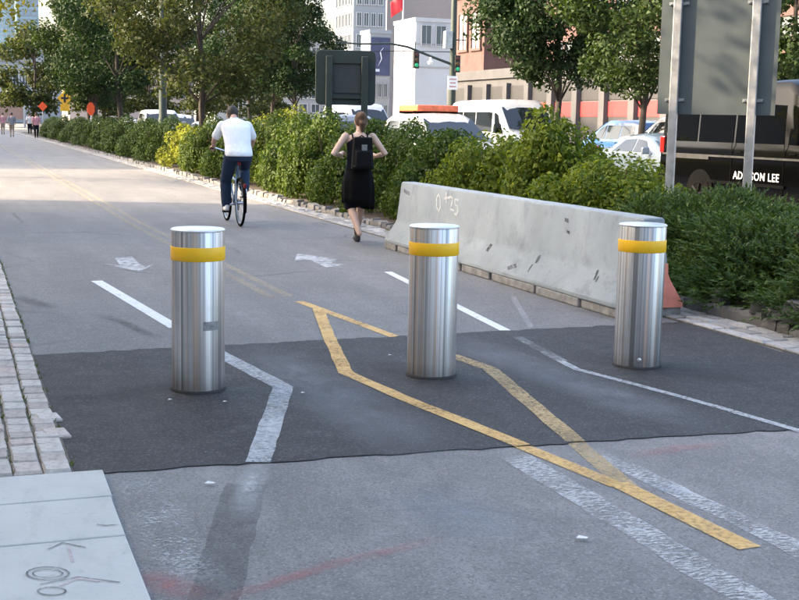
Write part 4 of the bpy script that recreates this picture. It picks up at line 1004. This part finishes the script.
# minivan with an orange red roof board
mv, _ = vehicle('minivan', 'white minivan with an orange red board on its roof behind the hedge', 'minivan', 12.45, 31.4, PI, MINI, P_cream)
rb_ = MB().box((0, -.95, 1.95), (1.2, 1.5, .17)).build('roof_board', simple('orange_board', (.72, .16, .07), .5, 0, .25, 9), mv, bevel=.03)
for yy in (-.4, -1.5): MB().box((0, yy, 1.84), (1.3, .06, .06)).build('roof_rack', M_trimk, mv)
vehicle('white_van', 'white van with dark side windows left of the large dark tree trunk', 'van', 18.1, 39.4, PI, VAN, P_white, rim=M_rim)
vehicle('sedan', 'pale blue sedan behind the hedge left of the big sign', 'car', 16.8, 27.0, PI, SEDAN, P_pale)
vehicle('blue_car', 'bright blue car left of the thick tree trunk', 'car', 24.6, 42.6, 0, MINI, P_blue)
vehicle('white_pickup', 'white pickup between the thick tree trunk and the big sign', 'pickup', 24.6, 38.2, R(8), PICK, P_white)
vehicle('white_pickup', 'white pickup facing the camera between the hedge trees at left', 'pickup', 9.9, 63.5, PI, PICK, P_white)
vehicle('silver_car', 'silver car right behind the white pickup at left', 'car', 12.0, 72, PI, MINI, P_silver)
vehicle('dark_car', 'dark car right of the thick lamp post', 'car', 11.2, 56.5, PI, SEDAN, P_dark)
vehicle('silver_car', 'silver car between lamp post and nearest hedge tree', 'car', 13.6, 70, PI, SEDAN, P_silver)
vehicle('white_van', 'white van just right of the dark sign back', 'van', 18.0, 55.7, PI, VAN, P_white)
vehicle('dark_car', 'dark car seen under the dark sign back', 'car', 14.4, 45.5, PI, MINI, P_dark)
vehicle('white_car', 'white car far left of the cyclist between tree trunks', 'car', 14.6, 84, PI, MINI, P_white)
vehicle('white_car', 'white car at the left end of the hedge trees', 'car', 12.2, 92, PI, SEDAN, P_white)
vehicle('silver_car', 'silver car behind the left side of the cyclist', 'car', 15, 60, PI, SEDAN, P_silver)
# ================================================================ people
def hull(mb_list, voxel, mat, name, smooth=6):
    """join closed limb shapes into one continuous surface"""
    b = MB()
    for m in mb_list: b.add(m.v, m.f)
    me = b.mesh(name, mat, True); o = bpy.data.objects.new(name, me); COL.objects.link(o)
    r = o.modifiers.new('r', 'REMESH'); r.mode = 'VOXEL'; r.voxel_size = voxel
    s = o.modifiers.new('s', 'SMOOTH'); s.iterations = smooth; s.factor = .5
    dg = bpy.context.evaluated_depsgraph_get(); dg.update(); m2 = bpy.data.meshes.new_from_object(o.evaluated_get(dg))
    bpy.data.objects.remove(o); m2.name = name; m2.materials.clear(); m2.materials.append(mat)
    m2.polygons.foreach_set('use_smooth', [True] * len(m2.polygons)); return m2
def limb(pts, rad, grow=0.0, n=12):
    """tapering limb with rounded ends"""
    pts = [Vector(p) for p in pts]; r = [x + grow for x in rad]
    a = (pts[0] - pts[1]).normalized(); z = (pts[-1] - pts[-2]).normalized()
    P = [pts[0] + a * r[0] * .9, pts[0] + a * r[0] * .55] + pts + [pts[-1] + z * r[-1] * .55, pts[-1] + z * r[-1] * .9]
    Q = [r[0] * .4, r[0] * .83] + r + [r[-1] * .83, r[-1] * .4]
    return MB().tube(P, Q, n)
def torso(rings, grow=0.0, n=20):
    """rings: (x, y, z, half width, half depth)"""
    V = []
    for (x, y, z, a, d) in rings:
        for k in range(n):
            an = 2 * PI * k / n; V.append((x + (a + grow) * math.cos(an), y + (d + grow) * math.sin(an), z))
    m = len(rings)
    return MB().add(V, [(i * n + k, i * n + (k + 1) % n, (i + 1) * n + (k + 1) % n, (i + 1) * n + k) for i in range(m - 1) for k in range(n)] + [tuple(range(n))[::-1], tuple(range((m - 1) * n, m * n))])
def ball(c, rx, ry, rz, n=16):
    return MB().lathe([(math.sin(PI * i / 10) * 1.0 + 1e-3, -math.cos(PI * i / 10)) for i in range(11)], n).scaled(c, rx, ry, rz)
def _scaled(s, c, rx, ry, rz): s.v = [(c[0] + x * rx, c[1] + y * ry, c[2] + z * rz) for x, y, z in s.v]; return s
MB.scaled = _scaled
def hand(wrist, d, side, nrm, curl=.9):
    """palm, four unequal curled fingers and a thumb; d = pointing direction, nrm = palm side"""
    w = Vector(wrist); d = Vector(d).normalized(); n = Vector(nrm).normalized(); s = d.cross(n).normalized() * side; out = []
    out.append(limb([w, w + d * .045, w + d * .085], [.024, .032, .03], 0, 10))
    for i, L in enumerate((.070, .080, .075, .058)):
        b0 = w + d * .088 + s * (.027 - .018 * i); a = curl
        p1 = b0 + (d * math.cos(a * .5) + n * math.sin(a * .5)) * L * .45; p2 = p1 + (d * math.cos(a * 1.4) + n * math.sin(a * 1.4)) * L * .32; p3 = p2 + (d * math.cos(a * 2.1) + n * math.sin(a * 2.1)) * L * .25
        out.append(limb([b0, p1, p2, p3], [.0095, .009, .008, .007], 0, 7))
    t0 = w + d * .035 + s * .026; t1 = t0 + (s * .7 + d * .6 + n * .3).normalized() * .036; t2 = t1 + (d * .7 + n * .7).normalized() * .03
    out.append(limb([t0, t1, t2], [.012, .0105, .009], 0, 7)); return out
def head_parts(c, yaw_fwd=(0, 1, 0), r=.098):
    c = Vector(c); f = Vector(yaw_fwd).normalized(); s = f.cross(Vector((0, 0, 1))).normalized(); L = []
    L.append(ball(c, r * .82, r * .98, r * 1.22)); L.append(ball(c + f * .03 - Vector((0, 0, .055)), r * .62, r * .72, r * .72))
    L.append(limb([c + f * .085 + Vector((0, 0, .015)), c + f * .108 - Vector((0, 0, .022))], [.011, .015], 0, 8))
    for g in (-1, 1): L.append(ball(c + s * g * r * .83 - f * .005 - Vector((0, 0, .008)), .012, .02, .032, 8))
    return L
def face(parent, c, f=(0, 1, 0)):
    c = Vector(c); f = Vector(f).normalized(); s = f.cross(Vector((0, 0, 1))).normalized()
    for g in (-1, 1): ball(c + f * .084 + s * g * .032 + Vector((0, 0, .008)), .012, .008, .008, 8).build('eye', M_eye, parent, smooth=True)
    ball(c + f * .090 - Vector((0, 0, .058)), .024, .008, .006, 8).build('mouth', M_lip, parent, smooth=True)
M_eye = simple('eye', (.03, .02, .02), .2); M_lip = simple('lip', (.35, .12, .10), .5)
M_skin = simple('skin_tan', (.50, .30, .215), .5, 0, .06, 12); M_skin2 = simple('skin_light', (.56, .37, .28), .5, 0, .06, 12); M_skin3 = simple('skin_brown', (.27, .15, .10), .5, 0, .06, 12)
def cloth(name, col, rough=.85, sc=8, var=.14):
    m, nt, p, o = nt_new(name); n = N(nt); f = n.noise(sc, 5, .6)
    n.link(n.mix(f, [c * (1 - var) for c in col], [min(1, c * (1 + var)) for c in col]), p.inputs['Base Color']); p.inputs['Roughness'].default_value = rough; p.inputs['Specular IOR Level'].default_value = .15
    n.link(n.bump(n.noise(11, 4, .6, n.mapped((1, 1, .6)), .8), .6, .02), p.inputs['Normal']); return m
M_shirt = cloth('white_cotton', (.80, .81, .83)); M_jean = cloth('navy_denim', (.028, .045, .085), sc=20, var=.3); M_navy = cloth('navy_jersey', (.0045, .006, .011)); M_blk = cloth('black_jersey', (.0025, .0025, .003)); M_pack = cloth('black_nylon', (.0035, .0035, .0042), .7)
M_hairb = simple('brown_hair', (.085, .045, .024), .8, 0, .4, 60, .5, 120); M_hairk = simple('black_hair', (.022, .015, .011), .6, 0, .3, 60, .5, 120)
M_shoew = simple('white_shoe', (.72, .72, .72), .6); M_shoek = simple('black_shoe', (.015, .015, .016), .6)
def shoe(ankle, toe, up, mat, parent, name='shoe'):
    a, t, u = Vector(ankle), Vector(toe), Vector(up).normalized(); d = (t - a); d = (d - u * d.dot(u)).normalized(); base = t - u * 0
    heel = base - d * .25
    me = hull([limb([heel + u * .035 + d * .035, heel + u * .035 + d * .12, base + u * .03 - d * .04], [.036, .040, .032]), limb([heel + u * .05 + d * .04, heel + u * .09 + d * .045], [.036, .034])], .010, mat, name, 4)
    return obj(name, me, parent)

# ---- the cyclist and the bicycle, heading up the path
p = G(245.5, 228.5); CY = (p.x, p.y + .34, 0); HEAD = R(-1.5)
M_frame = simple('blue_grey_frame', (.10, .17, .26), .35, .1, coat=.5); M_redl = simple('red_reflector', (.22, .012, .012), .3); M_saddle = simple('saddle_vinyl', (.02, .02, .02), .5)
bike = thing('bicycle', 'blue grey bicycle ridden away up the path by the man in white', 'bicycle', CY, HEAD)
RA, FA, BBk = Vector((0, 0, .34)), Vector((0, 1.06, .34)), Vector((0, .44, .29))
def wheel(c, steer=0):
    b = MB(); n = 40; V = []
    tr = [(.34 + .019 * math.cos(2 * PI * k / 10), .019 * math.sin(2 * PI * k / 10)) for k in range(10)]
    for i in range(n):
        a = 2 * PI * i / n
        for r_, x_ in tr: V.append((x_, (r_ - .019) * math.cos(a), (r_ - .019) * math.sin(a)))
    b.add(V, [(i * 10 + k, i * 10 + (k + 1) % 10, ((i + 1) % n) * 10 + (k + 1) % 10, ((i + 1) % n) * 10 + k) for i in range(n) for k in range(10)])
    w = b.build('wheel', M_tyre2, bike, smooth=True, loc=c, rot=(0, 0, steer))
    b = MB(); b.lathe([(.292, -.011), (.304, -.011), (.304, .011), (.292, .011), (.292, -.011)], 40, (0, 0, 0), 'x'); b.f = b.f[:-2]; b.m = b.m[:-2]; b.build('rim', M_rim, w, smooth=True)
    b = MB()
    for k in range(18):
        a = 2 * PI * k / 18; sx_ = .03 if k % 2 else -.03; b.tube([(sx_, .02 * math.cos(a + .6), .02 * math.sin(a + .6)), (0, .294 * math.cos(a), .294 * math.sin(a))], .0016, 4)
    b.build('spokes', M_rim, w); MB().lathe([(.022, -.045), (.022, .045)], 12, (0, 0, 0), 'x').build('hub', M_chrome, w, smooth=True)
wheel(RA); wheel(FA)
seat_top = Vector((0, .20, .88)); ht0, ht1 = Vector((0, .84, .62)), Vector((0, .79, .90))
b = MB(); b.tube([BBk, seat_top], .018, 10); b.tube([BBk, ht0], .022, 10); b.tube([ht0 - Vector((0, -.01, .05)), ht1], .022, 10); b.tube([Vector((0, .30, .62)), ht0 + Vector((0, -.02, .1))], .019, 10)
for s_ in (-1, 1):
    b.tube([BBk + Vector((.03 * s_, -.03, 0)), RA + Vector((.065 * s_, 0, 0))], .010, 8); b.tube([Vector((.02 * s_, .22, .78)), RA + Vector((.065 * s_, 0, 0))], .009, 8)
b.build('frame', M_frame, bike, smooth=True)
b = MB()
for s_ in (-1, 1): b.tube([ht0 - Vector((0, -.01, .05)), Vector((.05 * s_, .89, .56)), FA + Vector((.055 * s_, 0, 0))], [.014, .013, .010], 8)
b.build('fork', M_frame, bike, smooth=True)
hb = MB(); hb.tube([(0, .79, .88), (0, .78, 1.04)], .014, 8); hb.tube([(-.29, .66, 1.10), (-.22, .76, 1.10), (-.05, .80, 1.05), (.05, .80, 1.05), (.22, .76, 1.10), (.29, .66, 1.10)], .012, 8); hb.build('handlebar', M_chrome, bike, smooth=True)
for s_ in (-1, 1): MB().tube([(.30 * s_, .64, 1.10), (.245 * s_, .725, 1.10)], .017, 8).build('grip', M_saddle, bike)
MB().tube([(0, .205, .86), (0, .17, .97)], .013, 8).build('seat_post', M_chrome, bike)
b = MB(); V = []
for (y, w, z, h) in ((.02, .05, .985, .02), (.05, .085, .99, .035), (.12, .085, .985, .04), (.19, .045, .985, .035), (.28, .02, .985, .03), (.31, .012, .98, .02)):
    for k in range(12): a = 2 * PI * k / 12; V.append((w * math.cos(a), y, z + h * math.sin(a)))
b.add(V, [(i * 12 + k, i * 12 + (k + 1) % 12, (i + 1) * 12 + (k + 1) % 12, (i + 1) * 12 + k) for i in range(5) for k in range(12)] + [tuple(range(12))[::-1], tuple(range(60, 72))]); b.build('saddle', M_saddle, bike, smooth=True)
# fenders, lights, cranks
for c, a0, a1 in ((RA, 40, 200), (FA, 20, 150)):
    b = MB(); V = []; n = 14
    for i in range(n + 1):
        a = R(a0 + (a1 - a0) * i / n)
        for x_, r_ in ((-.026, .352), (0, .366), (.026, .352)): V.append((x_, c.y + r_ * math.cos(a), c.z + r_ * math.sin(a)))
    b.add(V, [(i * 3 + k, i * 3 + k + 1, i * 3 + k + 4, i * 3 + k + 3) for i in range(n) for k in range(2)]); o = b.build('fender', M_trimk, bike, smooth=True); s_ = o.modifiers.new('t', 'SOLIDIFY'); s_.thickness = .003
MB().box((0, -.335, .60), (.045, .03, .06)).build('rear_reflector', M_redl, bike, bevel=.01); MB().box((0, .09, .90), (.05, .03, .06)).build('tail_lamp', M_redl, bike, bevel=.01)
CR = .17; ca = R(138); up_p = BBk + Vector((.11, CR * math.cos(ca), CR * math.sin(ca))); dn_p = BBk + Vector((-.11, -CR * math.cos(ca), -CR * math.sin(ca)))
b = MB(); b.tube([BBk + Vector((.07, 0, 0)), up_p - Vector((.03, 0, 0))], .011, 8); b.tube([BBk - Vector((.07, 0, 0)), dn_p + Vector((.03, 0, 0))], .011, 8); b.tube([BBk - Vector((.07, 0, 0)), BBk + Vector((.07, 0, 0))], .016, 8); b.build('crank', M_chrome, bike)
MB().lathe([(.09, .055), (.09, .060)], 28, BBk, 'x').build('chainring', M_trimk, bike)
for c in (up_p, dn_p): MB().box(c, (.09, .09, .025)).build('pedal', M_trimk, bike, bevel=.006)
def rider():
    t = thing('person', 'man in a white shirt and dark jeans riding a bicycle away', 'person', CY, HEAD)
    ua, da = up_p + Vector((0, -.06, .10)), dn_p + Vector((0, -.06, .10))
    HL, HR = Vector((-.10, .14, 1.02)), Vector((.10, .14, 1.02)); KR = Vector((.15, .50, .83)); KL = Vector((-.125, .47, .64))
    SR, SL = Vector((.188, .41, 1.44)), Vector((-.188, .41, 1.44)); ER, EL = Vector((.285, .47, 1.24)), Vector((-.285, .47, 1.24)); WR, WL = Vector((.278, .63, 1.135)), Vector((-.278, .63, 1.135))
    hc = Vector((0, .61, 1.60)); neck = [Vector((0, .45, 1.50)), Vector((0, .53, 1.57))]
    rings = [(0, .12, .97, .155, .12), (0, .14, 1.06, .175, .125), (0, .20, 1.18, .172, .115), (0, .28, 1.30, .188, .122), (0, .36, 1.42, .198, .12), (0, .41, 1.49, .165, .09), (0, .44, 1.53, .07, .06)]
    legs = [([HR, HR.lerp(KR, .5), KR, KR.lerp(ua, .35), ua], [.095, .083, .060, .056, .038]), ([HL, HL.lerp(KL, .5), KL, KL.lerp(da, .35), da], [.095, .083, .060, .056, .038])]
    arms = [([SR, SR.lerp(ER, .5), ER, ER.lerp(WR, .4), WR], [.058, .050, .042, .040, .028]), ([SL, SL.lerp(EL, .5), EL, EL.lerp(WL, .4), WL], [.058, .050, .042, .040, .028])]
    L = [torso(rings)] + [limb(*l) for l in legs] + [limb(*a) for a in arms] + [limb(neck, [.052, .05])] + head_parts(hc, (0, 1, -.15))
    L += hand(WR, (-.12, 1, -.25), -1, (0, -.2, -1), .9) + hand(WL, (.12, 1, -.25), 1, (0, -.2, -1), .9)
    obj('body', hull(L, .0095, M_skin, 'body', 4), t); face(t, hc)
    sl = [limb([SR, SR.lerp(ER, .45), SR.lerp(ER, .78)], [.058, .058, .058], .010), limb([SL, SL.lerp(EL, .45), SL.lerp(EL, .78)], [.058, .058, .058], .010)]
    obj('shirt', hull([torso([(0, .11, 1.0, .185, .145), (0, .12, 1.06, .19, .145)] + [(x, y - .005, z, a + .008, d + .012) for x, y, z, a, d in rings[2:6]] + [(0, .45, 1.535, .075, .065)], .012)] + sl, .012, M_shirt, 'shirt', 5), t)
    MB().lathe([(.062, 0), (.066, .0), (.062, .035), (.057, .035)], 18, (0, .465, 1.52)).build('collar', M_shirt, t, smooth=True, rot=(0, 0, 0))
    jl_ = [limb([l[0][0], l[0][1], l[0][2], l[0][3], l[0][3].lerp(l[0][4], .85)], [.098, .09, .073, .072, .062], .012) for l in legs]
    obj('jeans', hull([torso([(0, .13, .93, .15, .125), (0, .12, 1.0, .172, .138), (0, .13, 1.06, .172, .132)], .008)] + jl_, .012, M_jean, 'jeans', 4), t)
    for a, ped in ((ua, up_p), (da, dn_p)):
        shoe(a, (ped.x, ped.y + .11, ped.z + .014), (0, 0, 1), M_shoew, t)
    obj('hair', hull([ball(hc + Vector((0, -.012, .022)), .088, .106, .108), ball(hc + Vector((0, -.05, -.03)), .078, .07, .075)], .010, M_hairk, 'hair', 3), t)
rider()

# ---- the jogging woman with a backpack
p = G(357.5, 244.0); JO = (p.x, p.y, 0)
def woman():
    t = thing('person', 'woman in dark tank top and black skirt jogging away with a backpack', 'person', JO, R(-6))
    HL, HR = Vector((-.085, 0, .87)), Vector((.085, 0, .87)); KL, AL = Vector((-.085, .06, .475), ), Vector((-.012, -.17, .145)); KR, AR = Vector((.10, .24, .50)), Vector((.055, .36, .10))
    SL, SR = Vector((-.172, .0, 1.345)), Vector((.172, .0, 1.345)); EL, ER = Vector((-.335, -.06, 1.125)), Vector((.325, -.07, 1.135)); WL, WR = Vector((-.20, .15, 1.11)), Vector((.245, .14, 1.10))
    hc = Vector((.03, .05, 1.53)); rings = [(0, 0, .80, .155, .12), (0, 0, .90, .172, .125), (0, 0, 1.02, .138, .10), (0, 0, 1.14, .135, .10), (0, 0, 1.26, .152, .108), (0, 0, 1.34, .150, .085), (0.005, 0.005, 1.39, .06, .055)]
    legs = [([HL, HL.lerp(KL, .5), KL, KL.lerp(AL, .3), AL], [.088, .078, .054, .054, .034]), ([HR, HR.lerp(KR, .5), KR, KR.lerp(AR, .3), AR], [.088, .078, .054, .054, .034])]
    arms = [([SL, SL.lerp(EL, .5), EL, EL.lerp(WL, .4), WL], [.050, .042, .036, .034, .024]), ([SR, SR.lerp(ER, .5), ER, ER.lerp(WR, .4), WR], [.050, .042, .036, .034, .024])]
    toeL = Vector((-.008, -.02, .022)); 
    L = [torso(rings)] + [limb(*l) for l in legs] + [limb(*a) for a in arms] + [limb([Vector((0, 0, 1.37)), Vector((.02, .025, 1.46))], [.047, .046])] + head_parts(hc, (0, 1, 0), .092)
    L += hand(WL, (.3, 1, .15), 1, (1, -.2, 0), 1.1) + hand(WR, (-.3, 1, .15), -1, (-1, -.2, 0), 1.1)
    obj('body', hull(L, .0095, M_skin2, 'body', 4), t); face(t, hc)
    obj('tank_top', hull([torso([(0, 0, .93, .165, .125), (0, 0, 1.02, .142, .108), (0, 0, 1.14, .139, .105), (0, 0, 1.25, .150, .112), (0, 0, 1.31, .128, .095), (0, 0, 1.345, .105, .075)], .010)], .011, M_navy, 'tank_top', 3), t)
    for s in (-1, 1): MB().tube([(s * .085, -.085, 1.28), (s * .098, -.055, 1.365), (s * .098, 0, 1.395), (s * .09, .075, 1.33)], .016, 8, sq=.6).build('shoulder_strap', M_pack, t, smooth=True)
    # skirt: a flared cone with folds and a slanting hem
    b = MB(); n = 48; V = []; rows = 9
    for i in range(rows):
        f = i / (rows - 1)
        for k in range(n):
            a = 2 * PI * k / n; hem = .475 - .05 * math.cos(a - .6); z = .985 + (hem - .985) * f
            rr = .150 + .052 * min(1, f * 2.4) - .004 * f; fold = 1 + .075 * f * math.sin(a * 9 + 2 * math.sin(a * 2)) ; V.append((rr * fold * math.cos(a) + .015 * f, rr * fold * .86 * math.sin(a) + .06 * f, z))
    b.add(V, [(i * n + k, i * n + (k + 1) % n, (i + 1) * n + (k + 1) % n, (i + 1) * n + k) for i in range(rows - 1) for k in range(n)]); o = b.build('skirt', M_blk, t, smooth=True); s = o.modifiers.new('t', 'SOLIDIFY'); s.thickness = .004
    obj('shorts', hull([limb([HL, HL.lerp(KL, .96)], [.098, .082], .004), limb([HR, HR.lerp(KR, .96)], [.098, .082], .004)], .011, M_navy, 'shorts', 3), t)
    # backpack
    bp = obj('backpack', hull([MB().box((0.01, -.175, 1.14), (.275, .12, .40), 0, .84), MB().box((.01, -.222, 1.07), (.22, .11, .21), 0, .86)], .011, M_pack, 'backpack', 12), t)
    MB().box((.02, -.243, 1.21), (.07, .012, .075)).build('badge', simple('grey_badge', (.16, .165, .17), .5), bp, bevel=.02)
    MB().tube([(-.11, -.232, .985), (0, -.262, .975), (.12, -.232, .985)], .010, 6, sq=.5).build('strap', simple('pale_strap', (.32, .32, .30), .7), bp)
    MB().tube([(-.03, -.14, 1.335), (0, -.165, 1.36), (.04, -.14, 1.335)], .008, 6).build('loop', M_pack, bp)
    shoe(AL, (-.01, -.075, .012), (0, -.86, .5), M_shoek, t)
    shoe(AR, (.055, .46, .008), (0, 0, 1), M_shoek, t)
    obj('hair', hull([ball(hc + Vector((0, -.018, .022)), .084, .098, .106), ball(hc + Vector((0.0, -.088, .062)), .048, .052, .055), limb([hc + Vector((0, -.07, .03)), hc + Vector((0, -.115, -.03)), hc + Vector((0, -.10, -.12))], [.04, .045, .02])], .009, M_hairb, 'hair', 3), t)
woman()
# ---- far walkers at the end of the path
def walker(x, y, label, top, legc, skin, hairm, ph=1.0, h=1.0):
    t = thing('person', label, 'person', (x, y, 0), 0, 'people far up the path'); t.scale = (h, h, h)
    HL, HR = Vector((-.09, 0, .9)), Vector((.09, 0, .9)); KL, AL = Vector((-.09, .10 * ph, .5)), Vector((-.08, .0, .1)); KR, AR = Vector((.09, .02, .49)), Vector((.08, -.22 * ph, .12))
    SL, SR = Vector((-.19, 0, 1.42)), Vector((.19, 0, 1.42)); EL, ER = Vector((-.25, -.08, 1.16)), Vector((.25, .05, 1.15)); WL, WR = Vector((-.24, .05, .95)), Vector((.24, .16, .96)); hc = Vector((0, .02, 1.62))
    rings = [(0, 0, .84, .15, .11), (0, 0, .95, .17, .12), (0, 0, 1.1, .155, .11), (0, 0, 1.3, .18, .12), (0, 0, 1.42, .165, .09), (0, 0, 1.47, .06, .06)]
    leg = [([HL, HL.lerp(KL, .5), KL, AL], [.09, .08, .058, .036]), ([HR, HR.lerp(KR, .5), KR, AR], [.09, .08, .058, .036])]
    arm = [([SL, EL, WL], [.055, .042, .026]), ([SR, ER, WR], [.055, .042, .026])]
    L = [torso(rings)] + [limb(*a) for a in leg + arm] + [limb([(0, 0, 1.45), (0, .01, 1.54)], [.05, .048])] + head_parts(hc) + hand(WL, (0, .2, -1), 1, (1, 0, 0), .6) + hand(WR, (0, .2, -1), -1, (-1, 0, 0), .6)
    obj('body', hull(L, .018, skin, 'body', 3), t)
    obj('shirt', hull([torso([(0, 0, .9, .17, .12)] + rings[1:5], .014), limb([SL, SL.lerp(EL, .8)], [.062, .06], .01), limb([SR, SR.lerp(ER, .8)], [.062, .06], .01)], .018, top, 'shirt', 3), t)
    obj('trousers', hull([torso(rings[:2], .012)] + [limb(a[0], a[1], .014) for a in leg], .018, legc, 'trousers', 3), t)
    for A in (AL, AR): shoe(A, (A.x, A.y + .13, max(.0, A.z - .1)), (0, 0, 1), M_shoek, t)
    obj('hair', hull([ball(hc + Vector((0, -.015, .022)), .087, .1, .108)], .016, hairm, 'hair', 2), t)
M_pinkc = cloth('pink_top', (.50, .24, .26)); M_tan = cloth('tan_trousers', (.32, .25, .19)); M_greyc = cloth('grey_top', (.22, .22, .24)); M_whc = cloth('pale_top', (.6, .58, .55))
p = G(12, 137); walker(p.x, p.y, 'far walker in grey and tan at the left end of the path', M_greyc, M_tan, M_skin, M_hairk)
p = G(36.5, 138.5); walker(p.x, p.y, 'far walker in a pink top beside the hedge end', M_pinkc, M_navy, M_skin2, M_hairb, -1)
p = G(30, 135); walker(p.x, p.y, 'far walker in a pale top left of the one in pink', M_whc, M_navy, M_skin, M_hairk, .6)
p = G(3, 134.5); walker(p.x, p.y, 'far walker in pink at the left frame edge', M_pinkc, M_tan, M_skin2, M_hairk, .8)
